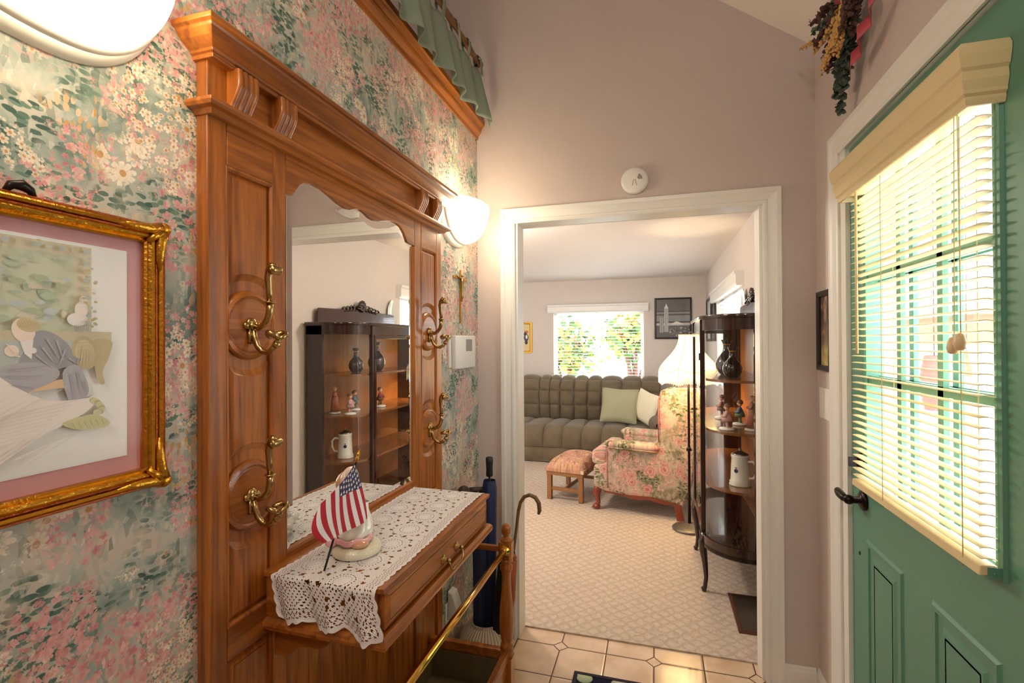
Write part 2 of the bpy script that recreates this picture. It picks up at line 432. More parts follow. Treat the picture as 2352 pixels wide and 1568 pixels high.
# right wall: one exterior wall, with the door opening and the living-room window opening
DY0, DY1, DZ = 1.035, 1.965, 2.10                    # door leaf
RW = (4.10, 5.72, .95, 1.90)                         # living room side window y0,y1,z0,z1
mb = MB()
for (y0, y1, z0, z1) in ((-2.6, DY0 - .02, 0, 2.75), (DY0 - .02, DY1 + .02, DZ + .02, 2.75), (DY1 + .02, RW[0], 0, 2.75), (RW[0], RW[1], 0, RW[2]), (RW[0], RW[1], RW[3], 2.75), (RW[1], YR + .1, 0, 2.75)):
    if y0 < YE < y1:
        mb.box(XR, XR + .15, y0, YE + .05, z0, z1); 
        mb.cur = 1; mb.box(XR, XR + .15, YE + .05, y1, z0, z1); mb.cur = 0
    else:
        mb.cur = 1 if y0 > YE else 0; mb.box(XR, XR + .15, y0, y1, z0, z1); mb.cur = 0
struct('wall_right', mb, [M['mauve'], M['pale']])
# rear wall of the living room with window opening
FW = (-1.40, -.15, .90, 1.90)
mb = MB()
for (x0, x1, z0, z1) in ((-4.2, FW[0], 0, 2.4), (FW[1], XR + .15, 0, 2.4), (FW[0], FW[1], 0, FW[2]), (FW[0], FW[1], FW[3], 2.4)):
    mb.box(x0, x1, YR, YR + .12, z0, z1)
struct('wall_rear', mb, M['pale'])

# casing and jamb of the opening
pe = lambda a, b, d: (a, YE - d, b)
cp = [(0, 0), (0, .010), (.008, .014), (.016, .014), (.020, .010), (.046, .014), (.054, .019), (.070, .019), (.070, 0)]
mb = MB(); mb.frame(pe, OX0, OX1, 0, OZ - .013, cp, 'LTR')
mb.box(OX0 - .0, OX0 + .012, YE, YE + WT + .002, 0, OZ); mb.box(OX1 - .012, OX1, YE, YE + WT + .002, 0, OZ); mb.box(OX0, OX1, YE, YE + WT + .002, OZ - .012, OZ)
pe2 = lambda a, b, d: (a, YE + WT + d, b)
mb.frame(pe2, OX0, OX1, 0, OZ - .013, cp, 'LTR')
struct('trim_1', mb, M['white'])
# door casing on the right wall
pr = lambda a, b, d: (XR - d, a, b)
cp2 = [(0, 0), (0, .010), (.008, .014), (.018, .014), (.022, .010), (.050, .013), (.060, .018), (.078, .018), (.078, 0)]
cp2 = [(o + .0, d) for o, d in cp2]
mb = MB(); mb.frame(pr, DY0 - .02, DY1 + .052, 0, DZ + .004, cp2, 'LTR')
mb.box(XR - .002, XR + .15, DY1 + .003, DY1 + .056, 0, DZ + .01); mb.box(XR - .002, XR + .15, DY0 - .02, DY0 - .004, 0, DZ + .01); mb.box(XR - .002, XR + .15, DY0 - .02, DY1 + .056, DZ + .004, DZ + .02)
struct('trim_2', mb, M['white'])
# baseboards
bp = [(0, 0), (.013, 0), (.013, .066), (.009, .074), (.009, .080), (.004, .088), (0, .088)]
mb = MB(); mb.prism([(YE - d, z) for d, z in bp], 'x', OX1 + .071, XR - .013); mb.prism([(YE - d, z) for d, z in bp], 'x', XL, OX0 - .071)
struct('baseboard_end', mb, M['white'])
mb = MB(); mb.prism([(XR - d, z) for d, z in bp], 'y', DY1 + .132, YE); struct('baseboard_right', mb, M['white'])
mb = MB(); mb.prism([(XR - d, z) for d, z in bp], 'y', YE + WT + .02, YR); struct('baseboard_living_right', mb, M['white'])
mb = MB(); mb.prism([(YR - d, z) for d, z in bp], 'x', -4.2, XR); struct('baseboard_rear', mb, M['white'])
mb = MB(); mb.prism([(XL + d, z) for d, z in bp], 'y', 1.81, YE); mb.prism([(XL + d, z) for d, z in bp], 'y', -2.6, .70); struct('baseboard_left', mb, M['white'])

# ---------------------------------------------------------------- windows of the living room
def blind_slats(mb, pm, a0, a1, b0, b1, step, depth, tilt, th=.003, d0=.0):
    n = int((b1 - b0) / step)
    for i in range(n):
        b = b0 + (i + .5) * step; hb = depth / 2 * math.sin(tilt); hd = depth / 2 * math.cos(tilt)
        prof = [(-1, 0), (-.5, .0016), (0, .0022), (.5, .0016), (1, 0)]
        top = [(b + k * hb + e, d0 + k * hd) for k, e in prof]; bot = [(p - th * .6, q) for p, q in top]
        pts = top + bot[::-1]; m = len(pts)
        mb.add([pm(a, p, q) for a in (a0, a1) for p, q in pts], [(i_, (i_ + 1) % m, m + (i_ + 1) % m, m + i_) for i_ in range(m)] + [list(range(m))[::-1], list(range(m, 2 * m))], False)
M['whiteslat'] = plain('white_blind_slat', (240, 242, 244), .5, var=.01)
def living_window(n, pm, a0, a1, b0, b1, val, label):
    mb = MB(); wo = [(0, -.09), (0, -.06), (-.045, -.06), (-.045, -.09)]
    mb.frame(pm, a0, a1, b0, b1, wo)
    am = (a0 + a1) / 2
    for (p, q) in ((am - .022, am + .022),):
        vs = [pm(a, b, d) for a in (p, q) for b in (b0, b1) for d in (-.09, -.055)]
        mb.add(vs, [(0, 1, 3, 2), (4, 6, 7, 5), (0, 4, 5, 1), (2, 3, 7, 6), (0, 2, 6, 4), (1, 5, 7, 3)], False)
    o = struct('window_%d' % n, mb, M['white'])
    g_ = MB(); g_.add([pm(a0, b0, -.075), pm(a1, b0, -.075), pm(a1, b1, -.075), pm(a0, b1, -.075)], [(0, 1, 2, 3)]); new_obj('window_pane', g_, M['pane'], o)
    # blind, a thing of its own
    c = pm((a0 + a1) / 2, b0, 0)
    t = thing('window_blind', c, label, 'blind')
    s = MB(); blind_slats(s, pm, a0 + .012, a1 - .012, b0 + .03, b1 - .01, .042, .046, .10, d0=-.025); new_obj('slats', s, M['whiteslat'], t)
    v = MB(); vp = [(b1 - .035, 0), (b1 - .035, .052), (b1 - .015, .058), (b1 + .045, .058), (b1 + .055, .068), (b1 + .075, .070), (b1 + .075, 0)]
    m = len(vp); A0, A1 = val
    v.add([pm(a, p, q) for a in (A0, A1) for p, q in vp], [(i, (i + 1) % m, m + (i + 1) % m, m + i) for i in range(m)] + [list(range(m))[::-1], list(range(m, 2 * m))], False)
    new_obj('valance', v, M['white'], t)
    r = MB(); vs = [pm(a, b, d) for a in (a0 + .012, a1 - .012) for b in (b0 + .004, b0 + .024) for d in (-.045, -.005)]
    r.add(vs, [(0, 1, 3, 2), (4, 6, 7, 5), (0, 4, 5, 1), (2, 3, 7, 6), (0, 2, 6, 4), (1, 5, 7, 3)], False); new_obj('bottom_rail', r, M['white'], t)
    k = MB()
    for f in (.12, .37, .63, .88):
        k.tube([pm(a0 + (a1 - a0) * f, b0 + .01, -.001), pm(a0 + (a1 - a0) * f, b1, -.001)], .0012, 5)
    new_obj('ladder_cord', k, M['whiteslat'], t)
    return t
living_window(1, lambda a, b, d: (a, YR - d, b), FW[0], FW[1], FW[2], FW[3], (-1.475, -.09), 'white slatted blind over the far window behind the brown sofa')
living_window(2, lambda a, b, d: (XR - d, a, b), RW[0], RW[1], RW[2], RW[3], (4.02, 5.84), 'white slatted blind glaring on the side wall beyond the china cabinet')
for f_z in (1,):                                    # plain drywall returns inside both openings
    pass

# ---------------------------------------------------------------- entry door
M['hole'] = plain('screw_black', (18, 18, 18), .4)
DX = .652                                            # room-side face of the door leaf
pd = lambda a, b, d: (DX - d, a, b)
GY0, GY1, GZ0, GZ1 = 1.208, 1.832, .988, 1.956       # clear glass
mb = MB()
for (y0, y1, z0, z1) in ((DY0, GY0, .01, DZ), (GY1, DY1, .01, DZ), (GY0, GY1, .01, GZ0), (GY0, GY1, GZ1, DZ)):
    mb.box(DX, DX + .045, y0, y1, z0, z1)
mp = [(-.002, 0), (-.002, .004), (.003, .007), (.008, .006), (.011, .004), (.019, .008), (.025, .007), (.027, 0)]
mb.frame(pd, GY0, GY1, GZ0, GZ1, mp)
# two raised panels below the glass
pp = [(0, 0), (0, -.0), (.004, .006), (.012, .007), (.020, .001), (.024, -.000)]
for (a0, a1) in ((1.20, 1.455), (1.60, 1.845)):
    mb.frame(pd, a0 + .02, a1 - .02, .14, .775, [(-.004, 0), (.000, .005), (.012, .006), (.018, .001), (.020, 0)])
    mb.frame(pd, a0 + .055, a1 - .055, .175, .74, [(-.01, 0), (-.01, .004), (.000, .004), (.012, 0)])
    mb.box(DX - .004, DX, a0 + .06, a1 - .06, .18, .735)
door = struct('door_1', mb, M['green'])
# muntins of the nine-light grille
mm = MB()
for f in (1 / 3, 2 / 3):
    yv = GY0 + (GY1 - GY0) * f; zv = GZ0 + (GZ1 - GZ0) * f
    for xx in (DX + .002, DX + .032):
        mm.box(xx, xx + .012, yv - .012, yv + .012, GZ0, GZ1); mm.box(xx, xx + .012, GY0, GY1, zv - .012, zv + .012)
new_obj('muntin_grille', mm, M['green'], door)
gg = MB(); gg.add([(DX + .022, GY0, GZ0), (DX + .022, GY1, GZ0), (DX + .022, GY1, GZ1), (DX + .022, GY0, GZ1)], [(0, 1, 2, 3)])
new_obj('glass_pane', gg, M['pane'], door)
# lever and deadbolt
kn = MB(); ky, kz = 1.865, .912
kn.lathe([(0, 0), (.032, 0), (.033, -.006), (.024, -.012), (.012, -.014), (.011, -.045), (0, -.045)], (DX, ky, kz), 'x', 20)
kn.tube([(DX - .045, ky, kz), (DX - .052, ky + .02, kz), (DX - .054, ky + .05, kz + .004), (DX - .052, ky + .078, kz + .008)], [.012, .013, .014, .011], 10)
kn.ball((DX - .045, ky, kz), .016)
new_obj('door_handle', kn, M['bronze'], door)
kn = MB(); kz = 1.035
kn.lathe([(0, 0), (.030, 0), (.031, -.008), (.024, -.014), (0, -.014)], (DX, 1.875, kz), 'x', 20); kn.box(DX - .04, DX - .012, 1.870, 1.880, kz - .015, kz + .015)
new_obj('deadbolt', kn, M['bronze'], door)
kn = MB(); kn.lathe([(0, 0), (.006, 0), (.006, -.002), (0, -.002)], (DX, 1.905, .725), 'x', 10); new_obj('screw', kn, M['hole'], door)
kn = MB(); kn.lathe([(0, 0), (.014, 0), (.013, -.004), (0, -.004)], (DX - .0, 1.70, .958), 'x', 12); 

# blind hung on the door
t = thing('door_blind', (.58, 1.44, 1.0), 'cream two-inch slatted blind with moulded valance hung on the green door', 'blind')
BY0, BY1 = 1.188, 1.842
g = G('cream_slat', .4); g.col(srgb(246, 236, 206))
trl = g.node('ShaderNodeBsdfTranslucent', {0: (*srgb(250, 240, 208), 1)}); mx = g.node('ShaderNodeMixShader', {0: .45, 1: g.b.outputs[0], 2: trl.outputs[0]}); g.t.links.new(mx.outputs[0], g.out.inputs[0]); M['creamslat'] = g.m
s = MB(); blind_slats(s, lambda a, b, d: (DX - d, a, b), BY0, BY1, .992, 1.895, .0213, .027, .05, d0=.0265); new_obj('slats', s, M['creamslat'], t)
v = MB(); vp = [(.058, 1.893), (.064, 1.893), (.067, 1.903), (.066, 1.909), (.071, 1.914), (.071, 1.921), (.076, 1.938), (.074, 1.956), (.079, 1.962), (.084, 1.985), (.084, 1.998), (.078, 2.009), (.058, 2.009)]
def vring(y0, y1):
    """valance board with returns: profile outwards along d, mitred at both ends"""
    n = len(vp)
    path = [(0, y0, 'e'), (1, y0, 'c'), (1, y1, 'c'), (0, y1, 'e')]
    pts = []
    for k, yy, kind in path:
        for d, z_ in vp:
            off = d - .058
            y_ = yy - off if yy == y0 else yy + off
            pts.append((DX - (d if k else .001), y_, z_))
    fs = [(j * n + i, j * n + (i + 1) % n, (j + 1) * n + (i + 1) % n, (j + 1) * n + i) for j in range(3) for i in range(n)]
    v.add(pts, fs + [list(range(n))[::-1], [3 * n + i for i in range(n)]], False)
vring(BY0 - .008, BY1 + .028)
new_obj('valance', v, M['cream'], t)
v = MB(); v.box(DX - .045, DX - .004, BY0, BY1, 1.905, 1.945); new_obj('head_rail', v, M['cream'], t)
v = MB(); v.prism([(DX - .012, .990), (DX - .041, .989), (DX - .043, .969), (DX - .012, .972)], 'y', BY0, BY1); new_obj('bottom_rail', v, M['cream'], t, bev=.002)
v = MB(); v.box(DX - .030, DX - .001, BY0 - .003, BY0 - .001, .966, .988); v.ball((DX - .02, BY0 - .004, .976), .0025); new_obj('hold_down_bracket', v, M['green'], t)
v = MB()
for yy in (1.245, 1.62):
    for dx in (.012, .041): v.tube([(DX - dx, yy, .965), (DX - dx, yy, 1.90)], .0011, 5)
new_obj('ladder_cord', v, M['cream'], t)
v = MB(); v.tube([(DX - .048, 1.775, 1.90), (DX - .052, 1.762, 1.394)], .0042, 8); new_obj('tilt_wand', v, M['cream'], t)
v = MB(); v.tube([(DX - .050, 1.232, 1.90), (DX - .052, 1.222, 1.447)], .0009, 5); v.tube([(DX - .050, 1.244, 1.90), (DX - .052, 1.245, 1.440)], .0009, 5); new_obj('lift_cord', v, M['cream'], t)
tas = [(0, .036), (.0055, .034), (.0095, .024), (.0110, .013), (.009, .003), (.005, 0), (0, 0)]
v = MB(); v.lathe(tas, (DX - .054, 1.222, 1.412), 'z', 14); v.lathe(tas, (DX - .054, 1.246, 1.404), 'z', 14); new_obj('cord_tassel', v, plain('wood_bead', (222, 196, 158), .4), t)

# ---------------------------------------------------------------- hall tree
HB, HF = XL + .001, -.820                            # back and front of the panel work
Y0, Y1 = .736, 1.802
t = thing('hall_tree', (XL, 1.27, 0), 'tall oak hall tree with mirror, brass hooks and drawer against the flowered wallpaper', 'hall tree')
HT = t
# carcass: stiles and rails as separate boards
for ya, yb in ((Y0, .780), (1.757, Y1), (.902, .943), (1.575, 1.627)):
    b = MB(); b.box(HB, HF, ya, yb, .02, 1.99); new_obj('stile', b, M['oakz'], t, bev=.003)
for bx in ((HB, HF + .0005, .780, .902, 1.790, 1.88), (HB, HF + .0005, 1.627, 1.757, 1.785, 1.88), (HB, HF - .001, .780, 1.757, 1.88, 1.99),
           (HB, HF + .0005, .780, .902, .80, .868), (HB, HF + .0005, 1.627, 1.757, .80, .868), (HB, HF + .0005, .780, 1.757, .05, .13)):
    b = MB(); b.box(*bx); new_obj('rail', b, M['oaky'], t, bev=.002)
# mirror head board cut to a serpentine arch
arch = [(.943, 1.774), (.966, 1.776), (.974, 1.787), (.988, 1.806), (1.008, 1.819), (1.035, 1.825), (1.07, 1.824), (1.105, 1.816), (1.14, 1.806), (1.172, 1.802), (1.198, 1.804), (1.222, 1.812), (1.243, 1.816), (1.264, 1.812), (1.288, 1.804), (1.314, 1.802), (1.346, 1.806), (1.381, 1.816), (1.416, 1.824), (1.452, 1.825), (1.48, 1.819), (1.50, 1.806), (1.516, 1.787), (1.524, 1.776), (1.575, 1.774)]
ya = [(y_, z_) for y_, z_ in arch]
def arch_z(y_):
    for (a, p), (c, q) in zip(arch, arch[1:]):
        if a <= y_ <= c: return p + (q - p) * (y_ - a) / (c - a)
    return 1.774
b = MB(); n = 96
def strip(x0, x1, dz0, top):
    ys = [.943 + (1.575 - .943) * i / n for i in range(n + 1)]
    low = [arch_z(y_) + dz0 for y_ in ys]
    vs = []
    for x_ in (x0, x1): vs += [(x_, y_, z_) for y_, z_ in zip(ys, low)] + [(x_, y_, top if top else z_ + .006) for y_, z_ in zip(ys, low)]
    m = n + 1; fs = []
    for i in range(n):
        fs += [(i, i + 1, m + i + 1, m + i), (2 * m + i, 3 * m + i, 3 * m + i + 1, 2 * m + i + 1), (i, 2 * m + i, 2 * m + i + 1, i + 1), (m + i, m + i + 1, 3 * m + i + 1, 3 * m + i)]
    fs += [(0, m, 3 * m, 2 * m), (n, 2 * m + n, 3 * m + n, m + n)]
    b.add(vs, fs, False)
strip(HB + .008, HF, .006, 1.88); strip(HB + .006, HF - .009, 0, None)
new_obj('mirror_head', b, M['oaky'], t, bev=.0015)
# lower mirror rail and the little ledge mouldings round the glass
b = MB()
b.prism([(HB, .895), (HF + .004, .895), (HF + .004, .925), (HF - .001, .930), (HF - .001, .948), (HF - .008, .956), (HB, .956)], 'y', .943, 1.575)
b.prism([(HB, .80), (HF, .80), (HF, .895), (HB, .895)], 'y', .902, 1.627)
new_obj('mirror_sill', b, M['oaky'], t)
b = MB()
b.prism([(HF - .016, 1.560), (HF - .003, 1.560), (HF + .005, 1.567), (HF + .005, 1.573), (HF - .016, 1.577)], 'z', .95, 1.776)
new_obj('mirror_moulding', b, M['oakz'], t); b = MB()
b.prism([(HF - .016, .942), (HF - .016, .949), (HF - .004, .949), (HF, .943)], 'z', .95, 1.776)
new_obj('mirror_moulding', b, M['oakz'], t)
# bevelled mirror
b = MB(); mxp = HF - .004
zr = lambda y_: arch_z(y_) + .012
nn = 60; y0_, y1_ = .946, 1.562
outer = [(y0_ + (y1_ - y0_) * i / nn, zr(y0_ + (y1_ - y0_) * i / nn)) for i in range(nn + 1)]
bw = .021
inner = [(y0_ + bw + (y1_ - y0_ - 2 * bw) * i / nn, 0) for i in range(nn + 1)]
inner = [(y_, arch_z(y_) - bw + .004) for y_, _ in inner]
tilt = .0055                                         # the glass leans a hair out of true, as hung mirrors do
def mp_(y_, z_, d): return (mxp - d - (y_ - 1.25) * MYAW, y_, z_)
MYAW = .0
m = nn + 1
vs = [mp_(y_, z_, .0012) for y_, z_ in outer] + [mp_(y_, z_, 0) for y_, z_ in inner] + [mp_(y0_, .950, .0012), mp_(y1_, .950, .0012), mp_(y0_ + bw, .950 + bw, 0), mp_(y1_ - bw, .950 + bw, 0)]
fs = [(i, i + 1, m + i + 1, m + i) for i in range(nn)]
fs += [(0, m, 2 * m + 2, 2 * m), (nn, 2 * m + 1, 2 * m + 3, m + nn), (2 * m, 2 * m + 2, 2 * m + 3, 2 * m + 1), [2 * m + 2] + [m + i for i in range(nn + 1)] + [2 * m + 3]]
b.add(vs, fs, False)
new_obj('mirror', b, M['mirror'], t)
b = MB(); b.box(HB, HB + .006, .943, 1.575, .95, 1.86); new_obj('mirror_backing', b, M['blackwood'], t)
# raised side panels with two turned medallions each
def side_panel(ya_, yb_, zs, medal):
    w_ = yb_ - ya_; b = MB(); b.box(HB, HF - .010, ya_, yb_, .868, 1.79)
    cy_ = (ya_ + yb_) / 2; R = .072
    segs = []
    z_lo, z_hi = .868, 1.787
    for zc_ in sorted(medal, reverse=True):
        segs.append((zc_, z_hi)); z_hi = zc_
    def pan(zl, zh, cut_lo, cut_hi):
        """raised field with concave ends where it meets a medallion"""
        K = 14
        def end(cz, sgn, o):
            pts = []
            for k in range(K + 1):
                yy = ya_ + o + (w_ - 2 * o) * k / K; dy = yy - cy_
                rr = R + .018 + o; pts.append((yy, cz + sgn * math.sqrt(max(rr * rr - dy * dy, 0))))
            return pts
        def ring(o, d):
            lo = end(cut_lo, 1, o) if cut_lo else [(ya_ + o + (w_ - 2 * o) * k / K, zl + o) for k in range(K + 1)]
            hi = end(cut_hi, -1, o) if cut_hi else [(ya_ + o + (w_ - 2 * o) * k / K, zh - o) for k in range(K + 1)]
            return [(HF + d, y_, z_) for y_, z_ in lo] + [(HF + d, y_, z_) for y_, z_ in hi[::-1]]
        rings = [ring(0, -.012), ring(.000, .0), ring(.003, .001), ring(.006, -.004), ring(.011, -.009), ring(.022, -.004), ring(.024, -.003)]
        rings = [ring(0, -.011), ring(.004, -.010), ring(.016, -.004), ring(.018, -.0025)]
        L_ = len(rings[0]); vs = [p for r in rings for p in r]
        b.add(vs, [(j * L_ + i, j * L_ + (i + 1) % L_, (j + 1) * L_ + (i + 1) % L_, (j + 1) * L_ + i) for j in range(len(rings) - 1) for i in range(L_)] + [[(len(rings) - 1) * L_ + i for i in range(L_)]], False)
    ms = sorted(medal)
    pan(.868, ms[0], None, ms[0]); pan(ms[0], ms[1], ms[0], ms[1]); pan(ms[1], 1.787, ms[1], None)
    new_obj('raised_panel', b, M['oakz'], t)
    b2 = MB(); b2.frame(lambda a, c, d: (HF + d, a, c), ya_ + .001, yb_ - .001, .869, 1.786, [(-.006, -.010), (-.005, -.003), (-.001, .0015), (.003, .0015), (.004, -.002)]); new_obj('panel_moulding', b2, M['oakz'], t)
    for zc_ in medal:
        mm_ = MB(); prof_ = [(R + .001, -.011), (R, -.004), (R - .003, .001), (R - .010, .003), (R - .014, -.001), (R - .017, .000), (0, .0005)]
        def fn(u, v):
            r_, h_ = prof_[int(round(v * (len(prof_) - 1)))]; a_ = 2 * PI * u
            yy = cy_ + r_ * math.cos(a_); yy = max(ya_ + .001, min(yb_ + .008, yy))
            return (HF + h_, yy, zc_ + r_ * math.sin(a_))
        mm_.grid(fn, 48, len(prof_), cu=True, smooth=False); new_obj('medallion', mm_, M['oaky'], t)
side_panel(.780, .902, None, (1.115, 1.472)); side_panel(1.627, 1.757, None, (1.115, 1.478))
# crown: profile swept round three sides
def sweep3(bm_, prof, y0, y1, xf):
    """profile (out, z) carried along both returns and the front"""
    n_ = len(prof); path = [(XL + .001, y0, 0, -1), (xf, y0, 1, -1), (xf, y1, 1, 1), (XL + .001, y1, 0, 1)]
    vs = [(x_ + (o if fx else 0), y_ + sy_ * o, z_) for x_, y_, fx, sy_ in path for o, z_ in prof]
    bm_.add(vs, [(j * n_ + i, j * n_ + (i + 1) % n_, (j + 1) * n_ + (i + 1) % n_, (j + 1) * n_ + i) for j in range(3) for i in range(n_)] + [list(range(n_))[::-1], [3 * n_ + i for i in range(n_)]], False)
b = MB(); cr = [(-.015, 1.977), (.006, 1.977), (.007, 1.984), (.012, 1.986), (.013, 1.990), (.020, 1.994), (.032, 2.001), (.041, 2.011), (.043, 2.016), (.051, 2.018), (.051, 2.026), (.046, 2.032), (-.015, 2.032)]
sweep3(b, cr, Y0, Y1, -.806); b.box(HB, -.80, Y0 + .005, Y1 - .005, 2.0, 2.030)
new_obj('crown', b, M['oaky'], t, bev=.0012)
b = MB(); ld = [(-.015, 1.872), (.003, 1.872), (.007, 1.877), (.010, 1.880), (.020, 1.882), (.024, 1.888), (.023, 1.894), (.019, 1.897), (-.015, 1.897)]
sweep3(b, ld, Y0, Y1, -.809); new_obj('ledge', b, M['oaky'], t, bev=.001)
# four reeded corbels
def corbel(yc, hw):
    b = MB(); H0, H1 = 1.896, 1.980
    def fn(u, v):
        z_ = H0 + (H1 - H0) * v
        xo = .008 + .020 * (.5 - .5 * math.cos(PI * min(1, v * 1.15))) + .006 * math.sin(PI * v) ** 2
        yy = yc - hw + 2 * hw * u
        reed = .0030 * abs(math.sin(PI * u * 4)) ** .6 if 0 < u < 1 else -.001
        return (HF + xo + reed, yy, z_)
    b.grid(fn, 41, 14)
    for e_, u_ in ((0, 0), (1, 1)):
        prof_ = [(fn(u_, k / 13)[0], fn(u_, k / 13)[2]) for k in range(14)]
        poly = [(HF - .002, H0)] + prof_ + [(HF - .002, H1)]
        b.add([(x_, yc - hw + 2 * hw * u_, z_) for x_, z_ in poly], [list(range(len(poly)))], False)
    return new_obj('corbel', b, M['oakz'], t)
for yc, hw in ((.806, .026), (.922, .025), (1.602, .024), (1.722, .024)): corbel(yc, hw)
# double brass hooks
def hook(yc, zc_):
    b = MB(); x0 = HF + .001
    # back plate: rounded clover top with a fluted stem
    b.ball((x0 + .003, yc, zc_ + .006), (.006, .013, .012)); b.ball((x0 + .003, yc - .013, zc_ + .001), (.006, .009, .008)); b.ball((x0 + .003, yc + .013, zc_ + .001), (.006, .009, .008))
    for dy in (-.006, 0, .006): b.tube([(x0 + .003, yc + dy, zc_ - .002), (x0 + .004, yc + dy, zc_ - .030 - (.004 if dy == 0 else 0)), (x0, yc + dy, zc_ - .036)], [.0042, .0040, .002], 8)
    b.tube([(x0, yc, zc_ + .001), (x0 + .012, yc, zc_)], [.009, .008], 12)
    # tall upper arm ending in a rolled scroll
    P_ = [(.008, -.001), (.020, -.004), (.033, .002), (.043, .014), (.048, .030), (.049, .048)]
    b.tube([(x0 + p, yc, zc_ + q) for p, q in P_], [.0075, .0065, .0065, .007, .0075, .0082], 10, .75)
    b.lathe([(0, 0), (.0095, 0), (.012, .002), (.0095, .004), (0, .004)], (x0 + .049, yc, zc_ + .047), 'z', 14)
    P_ = [(.049, .050), (.047, .075), (.045, .100), (.048, .115), (.056, .124), (.064, .122)]
    b.tube([(x0 + p, yc, zc_ + q) for p, q in P_], [.0058, .0068, .0078, .0085, .0085, .007], 10, .85)
    b.lathe([(0, -.013), (.0085, -.013), (.0095, -.010), (.0090, 0), (.0095, .010), (.0085, .013), (0, .013)], (x0 + .063, yc, zc_ + .115), 'y', 14)
    b.lathe([(0, 0), (.004, 0), (.0035, .003), (0, .003)], (x0 + .063, yc - .015, zc_ + .115), 'y', 8)
    # lower arm swinging out to a curled leaf
    P_ = [(.006, -.006), (.010, -.026), (.018, -.043), (.030, -.054), (.044, -.056), (.056, -.050), (.064, -.042)]
    b.tube([(x0 + p, yc, zc_ + q) for p, q in P_], [.0070, .0070, .0068, .0062, .0058, .0055, .005], 10, .8)
    cx_, cz_ = x0 + .066, zc_ - .039
    b.ball((cx_, yc, cz_), .0085); b.ball((cx_ + .004, yc, cz_ + .007), (.007, .009, .004)); b.tube([(cx_, yc, cz_), (cx_ + .007, yc, cz_ + .013)], [.006, .004], 8)
    for s_ in (-1, 1):
        P_ = [(.006, 0, .012), (.010, .010, .017), (.011, .020, .022), (.006, .026, .026), (-.004, .024, .027), (-.012, .016, .024), (-.014, .006, .020)]
        pts = [(cx_ + p * .9, yc + s_ * q * .8, cz_ + r_ * .9) for p, q, r_ in P_]
        b.tube(pts, [.004, .005, .0055, .006, .006, .0062, .006], 8)
    return new_obj('coat_hook', b, M['brass'], t)
for yc, zc_ in ((.838, 1.470), (.838, 1.112), (1.690, 1.475), (1.690, 1.118)): hook(yc, zc_)
# drawer case
DXF, DY_0, DY_1 = -.532, .880, 1.530
b = MB(); b.box(HF, DXF - .018, DY_0, DY_1, .838, .926); b.box(HF - .01, DXF + .004, DY_0 - .004, DY_1 + .004, .926, .937); new_obj('drawer_case', b, M['oaky'], t, bev=.0015)
b = MB(); bs_ = [(-.02, .812), (.004, .812), (.010, .816), (.012, .824), (.010, .832), (.003, .839), (-.02, .839)]
n_ = len(bs_); path = [(HF, DY_0, 0, -1), (DXF, DY_0, 1, -1), (DXF, DY_1, 1, 1), (HF, DY_1, 0, 1)]
b.add([(x_ + (o if fx else 0), y_ + s_ * o, z_) for x_, y_, fx, s_ in path for o, z_ in bs_], [(j * n_ + i, j * n_ + (i + 1) % n_, (j + 1) * n_ + (i + 1) % n_, (j + 1) * n_ + i) for j in range(3) for i in range(n_)] + [list(range(n_))[::-1], [3 * n_ + i for i in range(n_)]], False)
b.box(HF, DXF - .01, DY_0 + .01, DY_1 - .01, .814, .838)
new_obj('base_moulding', b, M['oaky'], t)
b = MB(); b.box(DXF - .018, DXF - .004, DY_0 + .012, DY_1 - .012, .846, .920)
b.frame(lambda a, c, d: (DXF - .004 + d, a, c), DY_0 + .026, DY_1 - .026, .858, .910, [(0, 0), (0, .004), (.004, .005), (.009, .002), (.013, .0005), (.013, 0)])
b.box(DXF - .006, DXF, DY_0 + .028, DY_1 - .028, .860, .908)
dr = new_obj('drawer', b, M['oaky'], t)
b = MB(); x0 = DXF; yc = 1.215
for s_ in (-1, 1):
    b.lathe([(0, 0), (.013, 0), (.013, .002), (.008, .004), (.007, .007), (.004, .009), (.0045, .014), (.007, .017), (.004, .021), (0, .022)], (x0, yc + s_ * .043, .872), 'x', 14)
b.tube([(x0 + .016, yc - .043, .872), (x0 + .020, yc - .043, .862), (x0 + .022, yc - .040, .850), (x0 + .022, yc - .030, .844), (x0 + .023, yc, .846), (x0 + .022, yc + .030, .844), (x0 + .022, yc + .040, .850), (x0 + .020, yc + .043, .862), (x0 + .016, yc + .043, .872)], .0028, 8)
o = new_obj('drawer_pull', b, M['brass'], HT); o.parent = dr; o.matrix_parent_inverse.identity(); o.location = (0, 0, 0)
# scroll brackets, bead-board back
for yb_ in (.905, 1.49):
    b = MB(); b.prism([(HF, .812), (-.675, .812), (-.678, .792), (-.690, .775), (-.710, .767), (-.735, .768), (-.757, .765), (-.775, .750), (-.790, .742), (HF, .738)], 'y', yb_, yb_ + .022); new_obj('scroll_bracket', b, M['oakx'], t, bev=.002)
b = MB(); ny = 15
for i in range(ny):
    a = .943 + (1.575 - .943) * i / ny; c = .943 + (1.575 - .943) * (i + 1) / ny
    b.prism([(HB, a), (HF - .016, a), (HF - .012, a + .004), (HF - .012, a + .008), (HF - .009, a + .012), (HF - .009, c - .003), (HF - .016, c)], 'z', .13, .80)
for (a, c) in ((.78, .902), (1.627, 1.757)): b.box(HB, HF - .010, a, c, .13, .80)
new_obj('bead_board', b, M['oakz'], t)
for (a, c) in ((.78, .902), (1.627, 1.757)):
    b = MB(); b.frame(lambda p, q, d: (HF + d, p, q), a + .016, c - .016, .150, .782, [(-.004, -.010), (-.002, -.004), (.010, -.009), (.012, -.010)]); b.box(HF - .010, HF - .005, a + .02, c - .02, .155, .778)
    new_obj('lower_panel', b, M['oakz'], t)
